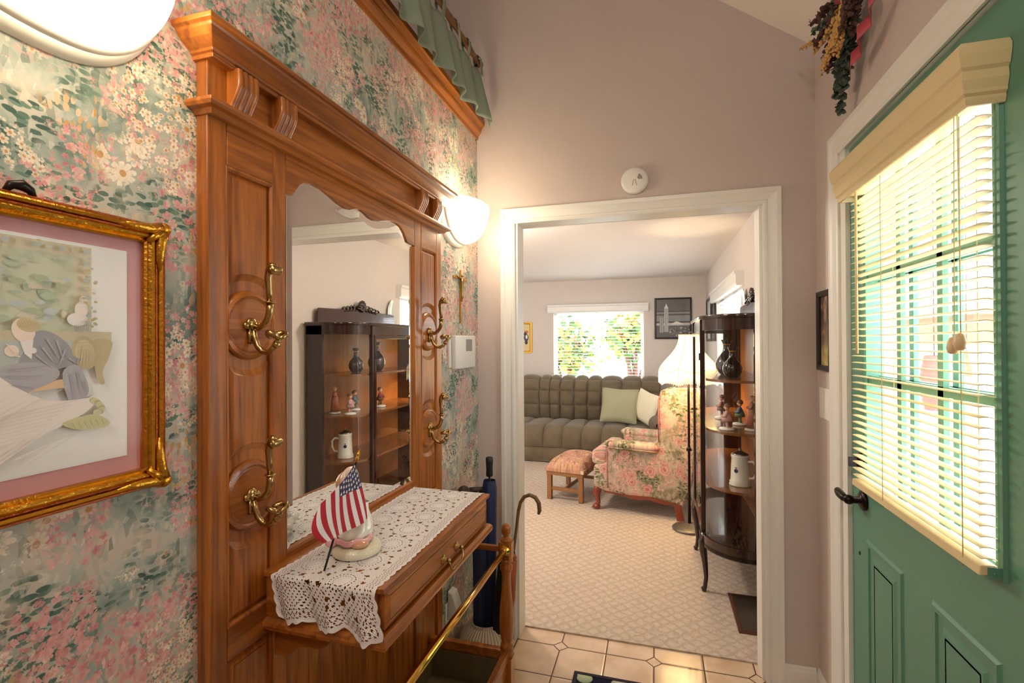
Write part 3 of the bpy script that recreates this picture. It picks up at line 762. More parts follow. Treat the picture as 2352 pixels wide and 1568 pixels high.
# umbrella rack: two turned posts, brass rail, wooden rails and a drip tray
PX, PY = -.520, 1.690
prof_ = [(0, .785), (.010, .783), (.0165, .773), (.018, .762), (.0165, .750), (.010, .741), (.0085, .738), (.014, .735), (.021, .730), (.022, .722), (.014, .716), (.0, .716)]
def post(py):
    b = MB(); b.lathe(prof_, (PX, py, 0), 'z', 24)
    b.prism([(PX - .024, py - .017), (PX - .017, py - .024), (PX + .017, py - .024), (PX + .024, py - .017), (PX + .024, py + .017), (PX + .017, py + .024), (PX - .017, py + .024), (PX - .024, py + .017)], 'z', .665, .722)
    b.lathe([(.016, .665), (.024, .660), (.025, .652), (.018, .646), (.017, .640), (.023, .634), (.0225, .624), (.017, .612), (.0155, .59), (.018, .54), (.023, .49), (.0255, .45), (.025, .41), (.021, .375), (.017, .360), (.022, .354), (.024, .344), (.019, .338), (.023, .332), (.025, .322), (.021, .312), (.016, .305)], (PX, py, 0), 'z', 24)
    b.box(PX - .023, PX + .023, py - .023, py + .023, .0, .31)
    return new_obj('turned_post', b, M['oakz'], t)
post(PY); post(.775)
PY2 = .775
b = MB(); b.tube([(PX, PY2 + .02, .694), (PX, PY - .024, .694)], .0105, 16)
for yy, s_ in ((PY - .024, -1), (PY2 + .024, 1)): b.lathe([(.0, 0), (.021, 0), (.021, .003 * s_), (.015, .006 * s_), (.014, .012 * s_), (0, .012 * s_)], (PX, yy, .694), 'y', 20)
new_obj('brass_rail', b, M['pbrass'], t)
for py in (PY, PY2):
    b = MB(); b.box(HF, PX - .02, py - .008, py + .008, .683, .703); new_obj('side_rail', b, M['oakx'], t, bev=.003)
b = MB()
for py in (PY, PY2): b.box(HF, PX, py - .012, py + .012, .300, .335)
b.box(PX - .012, PX + .012, PY2, PY, .300, .335)
new_obj('tray_rail', b, M['oaky'], t, bev=.004)
b = MB(); b.box(HF, PX, PY2, PY, .085, .10)
for py in (PY, PY2): b.box(HF, PX, py - .006, py + .006, .085, .30)
b.box(PX - .006, PX + .006, PY2, PY, .085, .30)
new_obj('drip_box', b, M['oaky'], t)
M['tray'] = plain('olive_tray_liner', (120, 112, 82), .35, .3, var=.2, vs=14)
b = MB()
b.box(HF + .015, PX - .02, PY2 + .02, PY - .02, .20, .204); b.box(HF + .012, PX - .012, PY - .016, PY - .012, .14, .30); b.box(HF + .012, HF + .016, PY2 + .01, PY - .012, .14, .3)
new_obj('tray_liner', b, M['tray'], t)

# ---------------------------------------------------------------- lace runner on the drawer case
g = G('cotton_lace', .9, spec=.1)
su, sv, _ = g.sep(g.uv())
cell = .098
ru = su / cell; rv = (sv / .106)
row = rv.f('FLOOR'); ush = ru + (row * .5)
fu = ush.f('FRACT') - .5; fv = rv.f('FRACT') - .5
dx = fu * cell; dy = fv * .106
r = (dx * dx + dy * dy).f('SQRT'); ang = dy.op('ARCTAN2', dx)
h1 = (abs(r - .026) < .0014) * ((ang * 22).f('SINE') > .0)
h1b = (abs(r - .018) < .0008) * ((ang * 20).f('SINE') > .2)
h2 = (abs(r - .0485) < .0038) * ((ang * 9).f('SINE') > .72)
h2b = (abs(r - .0445) < .0018) * ((ang * 18).f('SINE') > .55)
tiny = ((su * 1500).f('SINE') * (sv * 1500).f('SINE') > .72) * (r > .03)
band = sv.op('MINIMUM', .245 - sv).op('MINIMUM', su + 0)
rows = ((abs(band - .010) < .0011) + (abs(band - .017) < .0011) + (abs(band - .024) < .0010)) * (((su + sv) * 1000).f('SINE') > .1)
field = (band > .028)
holes = ((h1 + h1b + h2 + h2b) * field + rows + tiny * (band > .005) * .9)
hang = su < .085
bigh = hang * ((su * 560).f('SINE') * ((sv + su * .2) * 560).f('SINE') > .62) * (band > .008)
alpha = 1 - (holes + bigh).op('MINIMUM', 1)
yarn = g.noise(g.uv(), 900, 2); rope = ((su * 2600).f('SINE') * (sv * 2600).f('SINE'))
g.col(g.mix(yarn, srgb(242, 238, 238), srgb(255, 252, 252))); g.set('Alpha', alpha); g.bump(yarn + rope * .5, .5, .0015)
M['lace'] = g.m
b = MB(); NU, NV = 240, 80
LH = .085
def runner(u, v):
    """u along the wall (left hang, top, right hang), v across from wall to room"""
    total = LH + .655 + .060; s_ = u * total
    # scalloped outline on all four sides
    wv = .245
    sc_ = .0045 * abs(math.sin(PI * s_ / .0235)); sc2 = .0045 * abs(math.sin(PI * v * wv / .0225))
    tt = v * (wv + 2 * sc_) - sc_
    if u < .03: s_ -= sc2 * (1 - u / .03)
    if u > .97: s_ += sc2 * (u - .97) / .03
    x_ = -.790 + tt + .012 * (s_ < LH and (LH - s_) / LH or 0)
    ytop, z_ = .876, .9385
    if s_ < LH:
        q = (LH - s_); wave = math.sin(v * 19 + .8) * .010 * (q / LH) + .5 * math.sin(v * 41) * .006 * (q / LH)
        droop = (q / LH) * (.018 * v ** 3 + .012 * math.sin(v * 8.5 + 4) ** 2)
        bend = min(q, .008)
        return (x_ + .006 * v * q / LH, ytop - .004 - bend * .7 - .010 * (q / LH) * 0 + wave - .004, z_ - max(0, q - .003) * 1.0 - droop)
    s2 = s_ - LH
    if s2 < .655: return (x_ - .006 * (s2 / .655) + .004 * math.sin(s2 * 9), ytop - .004 + s2, z_ + .0008 * math.sin(s2 * 60 + v * 9))
    q = s2 - .655
    return (x_ + .0, ytop - .004 + .655 + min(q, .006), z_ - max(0, q - .003) - .006 * v * q / .06)
b.grid(runner, NU, NV)
tot = LH + .655 + .060
for j in range(NV):
    for i in range(NU): b.uv[j * NU + i] = (i / (NU - 1) * tot, j / (NV - 1) * .245)
one('table_runner', b, M['lace'], 'white crocheted lace runner draped over the hall tree drawer', 'runner')

# ---------------------------------------------------------------- figurine and flag
ft = thing('goose_girl_figurine', (-.69, 1.01, .940), 'white porcelain figurine of a bonneted girl with geese and pink ribbon on the lace runner', 'figurine')
FX, FY = -.69, 1.012
b = MB(); b.lathe([(0, 0), (.052, 0), (.056, .004), (.057, .012), (.054, .019), (.049, .021), (0, .0215)], (FX + .008, FY + .002, .940), 'z', 32, 1, 1.02)
new_obj('base', b, plain('cream_base_glaze', (232, 228, 204), .25, coat=.4, bump=.7, bs=260), ft)
b = MB()
def skirt(u, v):
    a_ = 2 * PI * u; r_ = [.001, .034, .040, .039, .033, .024, .015, .012][int(round(v * 7))]; h_ = [0, 0, .008, .022, .036, .050, .064, .078][int(round(v * 7))]
    r_ *= 1 + .05 * math.sin(a_ * 7)
    return (FX + r_ * math.cos(a_) * .95 + h_ * .10, FY + .004 + r_ * math.sin(a_) * 1.05 + h_ * .35, .972 + h_)
b.grid(skirt, 42, 8, cu=True); new_obj('dress', b, M['porc'], ft, sub=1)
b = MB(); K = 40
b.grid(lambda u, v: (FX + (.0415 - .001 * v) * math.cos(2 * PI * u) * .97, FY + .004 + (.0415 - .001 * v) * math.sin(2 * PI * u) * 1.07, .968 + .013 * v + .002 * math.sin(2 * PI * u * 6)), K, 4, cu=True); new_obj('ribbon', b, M['pinkg'], ft, solid=.003)
b = MB(); b.ball((FX + .028, FY - .018, .968), (.022, .020, .009)); b.ball((FX + .020, FY + .018, .968), (.020, .018, .009)); new_obj('shoe', b, M['tang'], ft)
b = MB(); b.ball((FX - .002, FY - .010, 1.062), (.020, .024, .030)); b.tube([(FX, FY + .010, 1.035), (FX + .01, FY - .02, 1.06), (FX + .012, FY - .035, 1.04)], [.010, .008, .006], 10); new_obj('body', b, M['porc'], ft)
b = MB(); b.ball((FX - .006, FY - .020, 1.108), (.022, .026, .027)); new_obj('head', b, M['tang'], ft)
b = MB(); b.lathe([(.006, -.012), (.020, -.010), (.030, .0), (.031, .006), (.024, .012), (.010, .016), (0, .0165)], (FX + .000, FY - .018, 1.115), 'x', 28); new_obj('bonnet', b, plain('blush_bonnet_glaze', (242, 214, 200), .18, coat=.5), ft)
for gx, gy, ga in ((-.728, 1.048, .4), (-.742, 1.010, -.5), (-.712, 1.082, .9)):
    b = MB(); b.ball((gx, gy, .968), (.018, .026, .017)); c_, s_ = math.cos(ga), math.sin(ga)
    b.tube([(gx + .010 * s_, gy - .015, .974), (gx + .012 * s_, gy - .024, .992), (gx + .006 * s_, gy - .025, 1.010), (gx + .002, gy - .032, 1.016)], [.010, .007, .0065, .008], 10)
    b.tube([(gx + .002, gy - .036, 1.016), (gx, gy - .048, 1.012)], [.004, .001], 8); b.ball((gx - .012, gy + .004, .972), (.006, .020, .010)); b.ball((gx + .012, gy + .004, .972), (.006, .020, .010))
    new_obj('goose', b, M['porc'], ft)
b = MB(); b.ball((FX - .035, FY - .035, .972), (.014, .014, .011)); new_obj('pink_bow', b, M['pinkg'], ft)

M['fred'] = plain('flag_red', (186, 34, 52), .8, var=.05); M['fwhite'] = plain('flag_white', (240, 236, 236), .8, var=.02); M['fblue'] = plain('flag_navy', (52, 54, 96), .8, var=.05)
fl = thing('hand_flag', (-.70, .90, .94), 'small stars and stripes flag on a black stick leaning beside the figurine', 'flag')
b = MB(); b.tube([(-.690, .905, .942), (-.662, .9825, 1.160)], .0024, 8); new_obj('stick', b, M['black'], fl)
b = MB(); p0 = Vector((-.662, .9825, 1.160)); ax = Vector((.028, .0775, .218)).normalized()
b.tube([p0, p0 + ax * .004, p0 + ax * .008, p0 + ax * .012, p0 + ax * .016, p0 + ax * .032], [.003, .0022, .0046, .0026, .0044, .0004], 12); new_obj('finial', b, M['gold'], fl)
TL = [(0, (.842, 1.085)), (.15, (.851, 1.106)), (.46, (.903, 1.131)), (.75, (.945, 1.147)), (1, (.979, 1.158))]
def lerp_t(u):
    for (a, p), (c, q) in zip(TL, TL[1:]):
        if a <= u <= c:
            f = (u - a) / (c - a); return Vector(p) * (1 - f) + Vector(q) * f
    return Vector(TL[-1][1])
def flagp(u, v, lift=0):
    T = lerp_t(u); B_ = Vector((.860, 1.020)) * (1 - u) + Vector((1.018, 1.017)) * u
    B_ = Vector((.853 + .165 * u, 1.026 - .004 * u - .006 * math.sin(PI * u)))
    q = T * (1 - v) + B_ * v
    side = -.018 * math.sin(PI * v) * (1 - u) + .012 * math.sin(PI * v) * u * .5
    dep = .010 * math.sin(u * 7 + v * 1.5) * v + .014 * math.sin(PI * u)
    return (-.664 + dep + lift, q.x + side, q.y)
b = MB(); NV = 22; S = 3
for k in range(13):
    b.cur = 0 if k % 2 == 0 else 1
    v0 = 0
    if k >= 6: v0 = .22 + .10 * (k - 6) / 7 
    for piece in ((0, v0, 2), (v0, 1, b.cur)) if k >= 6 else ((0, 1, b.cur),):
        a, c, mi = piece; sv_ = b.cur; b.cur = mi
        uu0, uu1 = k / 13, (k + 1) / 13
        def cb(uu): return (.25 + .20 * max(0, (uu - 6 / 13)) / (7 / 13)) if k >= 6 else 0
        def fn(u, v):
            uu = uu0 + (uu1 - uu0) * u; vb = cb(uu)
            if k < 6: vv = v
            elif mi == 2 and a == 0 and c != 1: vv = vb * v
            else: vv = vb + (1 - vb) * v
            return flagp(uu, vv)
        b.grid(fn, S + 1, NV, smooth=True); b.cur = sv_
b.cur = 1
for r_ in range(8):
    uu = 6 / 13 + (7 / 13) * (r_ + .55) / 8.2; vb = .25 + .20 * max(0, uu - 6 / 13) / (7 / 13)
    h_ = (Vector(flagp(uu, 0)) - Vector(flagp(uu, vb))).length; cnt = max(2, int(h_ / .0108))
    for q_ in range(cnt):
        vv = vb * ((q_ + (.35 if r_ % 2 else .62)) / cnt)
        if vv * h_ / vb < .002: continue
        cpt = Vector(flagp(uu, vv, .0009)); e1 = (Vector(flagp(min(1, uu + .02), vv)) - Vector(flagp(uu, vv))).normalized(); e2 = (Vector(flagp(uu, vv)) - Vector(flagp(uu, vv + .05))).normalized(); n_ = e1.cross(e2).normalized()
        if n_.x < 0: n_ = -n_
        cpt = Vector(flagp(uu, vv)) + n_ * .0009; e2 = n_.cross(e1).normalized(); e1 = e2.cross(n_)
        rr = .0052
        pts = [tuple(cpt + (e1 * math.cos(PI / 2 + 2 * PI * k / 10) + e2 * math.sin(PI / 2 + 2 * PI * k / 10)) * (rr if k % 2 == 0 else rr * .4)) for k in range(10)]
        b.add(pts, [list(range(10))], False)
new_obj('cloth', b, [M['fred'], M['fwhite'], M['fblue']], fl)

# ---------------------------------------------------------------- wall sconces (half bowls)
def sconce(yc, label):
    t = thing('wall_sconce', (XL, yc, 1.875), label, 'wall lamp', 'matching bowl sconces flanking the hall tree')
    zt, Hh, Wd, Dp = 2.035, .165, .178, .150
    b = MB()
    def sh(k, x0, dep, over=0):
        def fn(u, v):
            a_ = PI * u; e_ = PI / 2 * v                    # a: left..right, e: rim..bottom
            rr = math.cos(e_) ** .8
            return (x0 + dep * math.sin(a_) * rr * 1.0, yc - (Wd * k) * math.cos(a_) * rr, zt + over - Hh * k * math.sin(e_) ** 1.15)
        return fn
    # ceramic back shell with a groove
    b.grid(sh(1.10, XL, .050, .004), 40, 20); b.grid(sh(1.04, XL + .030, .040, .004), 40, 20)
    b.box(XL, XL + .03, yc - Wd * 1.08, yc + Wd * 1.08, zt - .01, zt + .004)
    new_obj('back_shell', b, M['porc'], t)
    b = MB(); b.grid(sh(.97, XL + .040, Dp - .040), 44, 22)
    new_obj('glass_bowl', b, M['milk'], t, solid=.003)
    b = MB(); b.ball((XL + .07, yc, zt - .03), (.022, .022, .03)); b.tube([(XL + .02, yc, zt - .07), (XL + .07, yc, zt - .06)], .012, 8); new_obj('bulb', b, M['dome'], t)
    return t
sconce(2.000, 'glowing white half-bowl sconce between the hall tree and the room corner')
sconce(.470, 'glowing white half-bowl sconce above the gilt-framed print')

# ---------------------------------------------------------------- gilt framed print
def pw(a, c, d): return (XL + d, a, c)
fy0, fy1, fz0, fz1 = -.02, .625, 1.222, 1.606           # inner opening of the frame
t = thing('framed_print', (XL, .30, 1.19), 'ornate gilt frame with rose mat around a pale vignette print', 'picture')
b = MB(); b.frame(pw, fy0, fy1, fz0, fz1, [(0, .004), (0, .016), (.003, .019), (.006, .017), (.009, .021), (.013, .023), (.017, .020), (.019, .015), (.022, .022), (.026, .025), (.030, .022), (.033, .012), (.033, .001), (0, .001)])
new_obj('frame', b, M['gold'], t)
b = MB(); b.frame(pw, fy0 - .016, fy1 + .016, fz0 - .016, fz1 + .016, [(.0, .0175), (.001, .0205), (.0035, .0205), (.0045, .0165)]); b.frame(pw, fy0 - .028, fy1 + .028, fz0 - .028, fz1 + .028, [(0, .0225), (.003, .0235), (.0055, .0185), (.006, .012)])
new_obj('red_line', b, M['redgold'], t)
for (a, c, sa, sc_) in ((fy1, fz1, 1, 1), (fy1, fz0, 1, -1), (fy0, fz1, -1, 1), (fy0, fz0, -1, -1)):
    b = MB(); cx, cz = a + sa * .024, c + sc_ * .024
    b.ball((XL + .020, cx + sa * .006, cz + sc_ * .004), (.012, .013, .012))
    b.tube([(XL + .020, cx + sa * .006, cz), (XL + .024, cx, cz - sc_ * .018), (XL + .022, cx - sa * .001, cz - sc_ * .045), (XL + .018, cx + sa * .001, cz - sc_ * .085)], [.011, .009, .007, .002], 10)
    b.tube([(XL + .020, cx, cz + sc_ * .004), (XL + .024, cx - sa * .018, cz), (XL + .022, cx - sa * .045, cz - sc_ * .001), (XL + .018, cx - sa * .085, cz + sc_ * .001)], [.011, .009, .007, .002], 10)
    b.tube([(XL + .022, cx - sa * .022, cz - sc_ * .022), (XL + .026, cx - sa * .004, cz - sc_ * .004)], [.004, .009], 10)
    new_obj('corner_leaf', b, M['gold'], t)
b = MB(); b.tube([(XL + .012, .440, fz1 + .033), (XL + .014, .446, fz1 + .043), (XL + .014, .458, fz1 + .046), (XL + .014, .468, fz1 + .041), (XL + .012, .474, fz1 + .033)], [.003, .006, .008, .006, .003], 8); new_obj('crest', b, M['bronze'], t)
b = MB(); b.box(XL + .003, XL + .006, fy0, fy1, fz0, fz1); new_obj('mat_board', b, plain('rose_mat', (206, 150, 150), .8, var=.06, vs=20), t)
my0, my1, mz0, mz1 = .045, .599, 1.252, 1.584
b = MB(); b.box(XL + .0055, XL + .0075, my0 - .0035, my1 + .0035, mz0 - .003, mz1 + .003); new_obj('mat_bevel', b, M['white'], t)
# print: flat layers of a vignette, generic parlour scene
cols = dict(paper=(240, 240, 236), tap=(178, 186, 138), tapb=(160, 176, 170), leaf=(140, 166, 118), bord=(200, 188, 140), mant=(186, 178, 136), suit=(120, 124, 136), suit2=(150, 152, 162), skin=(246, 226, 206), hair=(196, 176, 122), gown=(243, 236, 226), gown2=(228, 218, 208), wood=(172, 156, 96), seat=(222, 178, 120), shade=(226, 214, 156), fur=(196, 196, 130))
names = list(cols); b = MB(); lay = [.0]
def L(poly, c, smooth_=0):
    lay[0] += .00004
    if len(poly) > 5 and not smooth_:
        n_ = len(poly); out = []
        for i in range(n_):
            p0, p1, p2, p3 = [Vector(poly[(i + j - 1) % n_]) for j in range(4)]
            for q in range(4):
                f = q / 4; out.append(tuple(.5 * ((2 * p1) + (p2 - p0) * f + (2 * p0 - 5 * p1 + 4 * p2 - p3) * f * f + (3 * p1 - p0 - 3 * p2 + p3) * f ** 3)))
        poly = out
    b.cur = names.index(c); d = .0078 + lay[0]
    b.add([pw(y_, z_, d) for y_, z_ in poly], [list(range(len(poly)))], False)
def ell(cy, cz, ry, rz, c, n_=20, rot=0, a0=0, a1=2 * PI):
    L([(cy + ry * math.cos(a0 + (a1 - a0) * k / n_) * math.cos(rot) - rz * math.sin(a0 + (a1 - a0) * k / n_) * math.sin(rot), cz + ry * math.cos(a0 + (a1 - a0) * k / n_) * math.sin(rot) + rz * math.sin(a0 + (a1 - a0) * k / n_) * math.cos(rot)) for k in range(n_)], c, 1)
rg = random.Random(5)
L([(my0, mz0), (my1, mz0), (my1, mz1), (my0, mz1)], 'paper')
L([(my0, 1.452), (.549, 1.452), (.549, 1.582), (my0, 1.582)], 'bord'); L([(my0, 1.452), (.526, 1.452), (.526, 1.566), (my0, 1.566)], 'tap')
for k in range(150):
    yy = rg.uniform(my0 + .01, .516); zz = rg.uniform(1.462, 1.556); ell(yy, zz, rg.uniform(.003, .012), rg.uniform(.002, .007), rg.choice(['leaf', 'tapb', 'tap', 'leaf', 'bord']), 9)
for k in range(30): ell(.06 + k * .0165, 1.574, .005, .004, 'tapb' if k % 2 else 'mant', 8)
for k in range(8): ell(.538, 1.465 + k * .013, .005, .004, 'tapb' if k % 2 else 'mant', 8)
L([(my0, 1.438), (.573, 1.438), (.573, 1.452), (my0, 1.452)], 'mant'); L([(my0, 1.40), (.545, 1.40), (.545, 1.438), (my0, 1.438)], 'tapb')
L([(.545, 1.438), (.573, 1.438), (.570, 1.415), (.560, 1.39), (.563, 1.372), (.555, 1.372), (.548, 1.40)], 'wood')
ell(.525, 1.470, .014, .010, 'paper'); ell(.530, 1.485, .009, .012, 'gown'); ell(.533, 1.500, .006, .006, 'gown2')
# chair, seated figure, reclining gown, rug tail
ell(.535, 1.420, .018, .026, 'wood', rot=.2); ell(.535, 1.420, .013, .020, 'bord', rot=.2)
L([(.455, 1.378), (.525, 1.383), (.522, 1.370), (.46, 1.366)], 'seat'); L([(.455, 1.372), (.463, 1.372), (.461, 1.338), (.457, 1.338)], 'wood'); L([(.515, 1.372), (.521, 1.372), (.522, 1.344), (.517, 1.344)], 'wood')
L([(.478, 1.452), (.495, 1.448), (.513, 1.432), (.520, 1.415), (.530, 1.410), (.520, 1.402), (.505, 1.398), (.480, 1.395), (.455, 1.400), (.458, 1.420), (.468, 1.440)], 'suit')
L([(.520, 1.402), (.530, 1.395), (.540, 1.365), (.533, 1.348), (.515, 1.345), (.505, 1.390)], 'suit2'); L([(.435, 1.402), (.470, 1.408), (.500, 1.396), (.495, 1.380), (.465, 1.366), (.458, 1.345), (.442, 1.360), (.432, 1.385)], 'suit2')
ell(.459, 1.452, .013, .017, 'skin', rot=.3); ell(.465, 1.460, .014, .010, 'hair', rot=-.2); L([(.455, 1.436), (.470, 1.440), (.468, 1.412), (.460, 1.420)], 'paper'); ell(.446, 1.424, .008, .008, 'skin'); ell(.470, 1.424, .004, .004, 'paper')
ell(.405, 1.425, .020, .020, 'hair'); ell(.418, 1.418, .012, .014, 'skin')
L([(my0, 1.40), (.38, 1.415), (.42, 1.400), (.45, 1.375), (.49, 1.352), (.545, 1.352), (.555, 1.365), (.548, 1.340), (.515, 1.318), (.47, 1.300), (.43, 1.275), (.38, 1.262), (.30, 1.262), (my0, 1.27)], 'gown')
for k in range(9): L([(.25 + k * .012, 1.275 + k * .006), (.46 + k * .008, 1.300 + k * .006), (.461 + k * .008, 1.3015 + k * .006), (.25 + k * .012, 1.278 + k * .006)], 'gown2')
L([(.505, 1.318), (.545, 1.325), (.568, 1.312), (.566, 1.303), (.545, 1.302), (.52, 1.306)], 'fur')
for k in range(12):
    a_ = k / 11 * PI * 1.25; ell(.545 + k * .0012 + .012 * math.sin(a_) * (k / 11), 1.343 - .0 + .010 * math.cos(a_ * .9) - .006, .005, .004, 'fur' if k % 3 else 'wood', 8)
L([(my0, 1.50), (.405, 1.50), (.400, 1.472), (my0, 1.472)], 'shade')
# finer drawing: chair cane, coat folds, fingers, gown drapery, rug stripes
def ln(p, q, w_, c):
    d_ = Vector((q[0] - p[0], q[1] - p[1])).normalized(); n_ = Vector((-d_.y, d_.x)) * w_
    L([(p[0] - n_.x, p[1] - n_.y), (q[0] - n_.x * .3, q[1] - n_.y * .3), (q[0] + n_.x * .3, q[1] + n_.y * .3), (p[0] + n_.x, p[1] + n_.y)], c)
for k in range(6): ln((.524 + k * .004, 1.402), (.528 + k * .004, 1.436), .0005, 'wood'); ln((.523, 1.405 + k * .006), (.548, 1.407 + k * .006), .0004, 'wood')
for (p, q) in (((.485, 1.440), (.500, 1.412)), ((.497, 1.438), (.506, 1.408)), ((.508, 1.425), (.500, 1.402)), ((.472, 1.418), (.490, 1.400)), ((.480, 1.428), (.494, 1.406)), ((.512, 1.412), (.522, 1.404))): ln(p, q, .0014, 'suit2')
for (p, q) in (((.440, 1.398), (.485, 1.402)), ((.438, 1.390), (.480, 1.388)), ((.445, 1.378), (.470, 1.372)), ((.523, 1.392), (.530, 1.352)), ((.515, 1.388), (.520, 1.350)), ((.532, 1.378), (.536, 1.356))): ln(p, q, .0011, 'suit')
for k in range(5): ln((.446 + k * .002, 1.428 - k * .003), (.438 + k * .002, 1.434 - k * .004), .0010, 'skin')
for k in range(8): ln((.452 + k * .003, 1.466 - abs(k - 4) * .0004), (.456 + k * .003, 1.455), .0006, 'wood')
for k in range(16):
    y_ = .20 + k * .014; ln((y_, 1.285 + .002 * k), (y_ + .10, 1.372 - .002 * (k % 5)), .0009, 'gown2')
for k in range(10): ln((.30 + k * .018, 1.268 + (k % 3) * .004), (.38 + k * .017, 1.300 + (k % 4) * .006), .0012, 'gown2')
for k in range(6): ln((.515 + k * .008, 1.316), (.520 + k * .008, 1.306), .0010, 'wood')
for k in range(40): ell(rg.uniform(my0, .526), 1.568 + rg.uniform(.001, .011), .003, .002, rg.choice(['wood', 'tapb', 'mant']), 7)
for k in range(26): ell(.527 + rg.uniform(.002, .020), rg.uniform(1.456, 1.566), .003, .002, rg.choice(['wood', 'tapb', 'mant']), 7)
for k in range(9): ln((.517 + k * .0022, 1.452), (.517 + k * .0022, 1.462), .0006, 'suit')
mats = [plain('print_' + n_, tuple(int(c * .64 + 246 * .36) for c in c_), .7, var=.03, vs=60) for n_, c_ in cols.items()]
new_obj('print', b, mats, t)
b = MB(); b.add([pw(fy0, fz0, .013), pw(fy1, fz0, .013), pw(fy1, fz1, .013), pw(fy0, fz1, .013)], [(0, 1, 2, 3)]); new_obj('glazing', b, M['pglass'], t)

# ---------------------------------------------------------------- small things on the walls
t = thing('thermostat', (XL, 2.05, 1.32), 'white thermostat with grey screen on the wallpaper beside the corner', 'thermostat')
b = MB(); b.box(XL, XL + .010, 1.925, 2.165, 1.328, 1.458); new_obj('wall_plate', b, M['white'], t, bev=.003)
b = MB(); b.box(XL + .010, XL + .032, 1.945, 2.180, 1.322, 1.468); new_obj('housing', b, M['white'], t, bev=.005, seg=3)
b = MB(); b.box(XL + .032, XL + .0325, 2.060, 2.135, 1.398, 1.452); new_obj('screen', b, plain('grey_lcd', (150, 146, 140), .3), t)
t = thing('crucifix', (XL, 2.07, 1.52), 'small thin gold crucifix on the wallpaper right of the mirror', 'crucifix')
b = MB(); b.box(XL + .001, XL + .006, 2.062, 2.070, 1.525, 1.765); b.box(XL + .001, XL + .006, 1.985, 2.150, 1.722, 1.732); new_obj('cross', b, M['gold'], t, bev=.001)
b = MB(); b.tube([(XL + .010, 2.066, 1.728), (XL + .013, 2.066, 1.705), (XL + .011, 2.070, 1.675), (XL + .014, 2.062, 1.650), (XL + .009, 2.066, 1.622)], [.005, .008, .006, .006, .003], 8); b.ball((XL + .013, 2.068, 1.738), .006)
for s_ in (-1, 1): b.tube([(XL + .010, 2.066 + s_ * .006, 1.722), (XL + .009, 2.066 + s_ * .055, 1.735)], [.0035, .002], 6)
new_obj('corpus', b, M['brass'], t)
t = thing('smoke_detector', (-.087, YE, 2.11), 'round white smoke alarm with wave symbol above the doorway', 'smoke alarm')
b = MB(); b.lathe([(0, 0), (.060, 0), (.060, -.016), (.057, -.024), (.050, -.028), (0, -.029)], (-.087, YE, 2.166), 'y', 40); new_obj('body', b, M['white'], t)
b = MB(); yy = YE - .0296
for r_ in (.012, .0185, .025):
    b.tube([(-.087 + .008 + r_ * math.cos(a_), yy, 2.166 - .0 + .000 + r_ * math.sin(a_)) for a_ in [math.radians(d_) for d_ in range(5, 66, 10)]], .0016, 6)
b.tube([(-.097, yy, 2.140), (-.093, yy, 2.155), (-.091, yy, 2.166), (-.083, yy, 2.166), (-.081, yy, 2.155), (-.077, yy, 2.140)], .0010, 5)
new_obj('wave_symbol', b, plain('grey_print', (112, 98, 84), .6), t)
# light switch plate and dark framed picture on the right wall
t = thing('switch_plate', (XR, 2.2, 1.125), 'white light switch plate on the right wall under the small dark picture', 'light switch')
b = MB(); b.box(XR - .006, XR, 2.106, 2.255, 1.128, 1.250); new_obj('plate', b, M['white'], t, bev=.003)
for yy in (2.142, 2.218): b = MB(); b.box(XR - .010, XR - .005, yy - .018, yy + .018, 1.155, 1.222); new_obj('rocker', b, M['white'], t, bev=.002)
t = thing('framed_picture', (XR, 2.2, 1.31), 'small dark upright framed picture on the right wall beside the green door', 'picture')
pr_ = lambda a, c, d: (XR - d, a, c)
b = MB(); b.frame(pr_, 2.122, 2.225, 1.340, 1.610, [(0, .004), (0, .013), (.010, .016), (.020, .018), (.022, 0), (0, 0)]); new_obj('frame', b, M['blackwood'], t)
g = G('dim_still_life', .5); y_s, z_s = g.sep(g.obj())[1:]; 
g.col(g.mix((z_s.sm(.06, .16)) , g.ramp(g.noise(g.obj(), 30, 3), [(.4, srgb(190, 176, 120)), (.6, srgb(160, 140, 90))]), g.ramp(g.noise(g.obj(), 22, 4), [(.35, srgb(70, 64, 60)), (.52, srgb(110, 92, 84)), (.62, srgb(170, 120, 80)), (.7, srgb(200, 180, 160))])))
b = MB(); b.box(XR - .006, XR - .001, 2.122, 2.225, 1.340, 1.610); new_obj('print', b, g.m, t)
# outlet with a plugged-in white freshener low on the left wall
t = thing('plug_in_night_light', (XL, 1.93, .26), 'white plug-in unit low on the wallpaper behind the brass rail', 'plug-in')
b = MB(); b.box(XL, XL + .006, 1.885, 1.965, .225, .345); new_obj('outlet_plate', b, M['white'], t, bev=.002)
b = MB(); b.prism([(XL + .006, .27), (XL + .045, .28), (XL + .050, .325), (XL + .030, .385), (XL + .006, .395)], 'y', 1.900, 1.955); new_obj('body', b, M['white'], t, bev=.006, seg=3)
# floor mat
t = thing('door_mat', (.0, 1.80, 0), 'navy floor mat with cream leaf pattern on the entry tiles', 'rug')
g = G('navy_mat', .95, spec=.1); xx, yy, zz = g.sep(g.obj())
m_, c_, r_, d_ = cells_flower(g, g.comb(xx, yy, 0), 7.5, 4, .62, 2.2, 1)
g.col(g.mix(m_, srgb(30, 30, 48), g.mix(d_, srgb(226, 222, 196), srgb(120, 150, 120)))); g.bump(g.noise(g.obj(), 500, 2), .6, .003)
b = MB(); b.box(-.345, .33, 1.45, 2.125, .001, .009); new_obj('pile', b, g.m, t, bev=.003)
b = MB(); b.frame(lambda a, c, d: (a, c, d), -.345, .33, 1.45, 2.125, [(-.014, .008), (-.014, .0105), (.002, .0105), (.002, .001)]); new_obj('binding', b, plain('dark_binding', (34, 26, 44), .9), t)
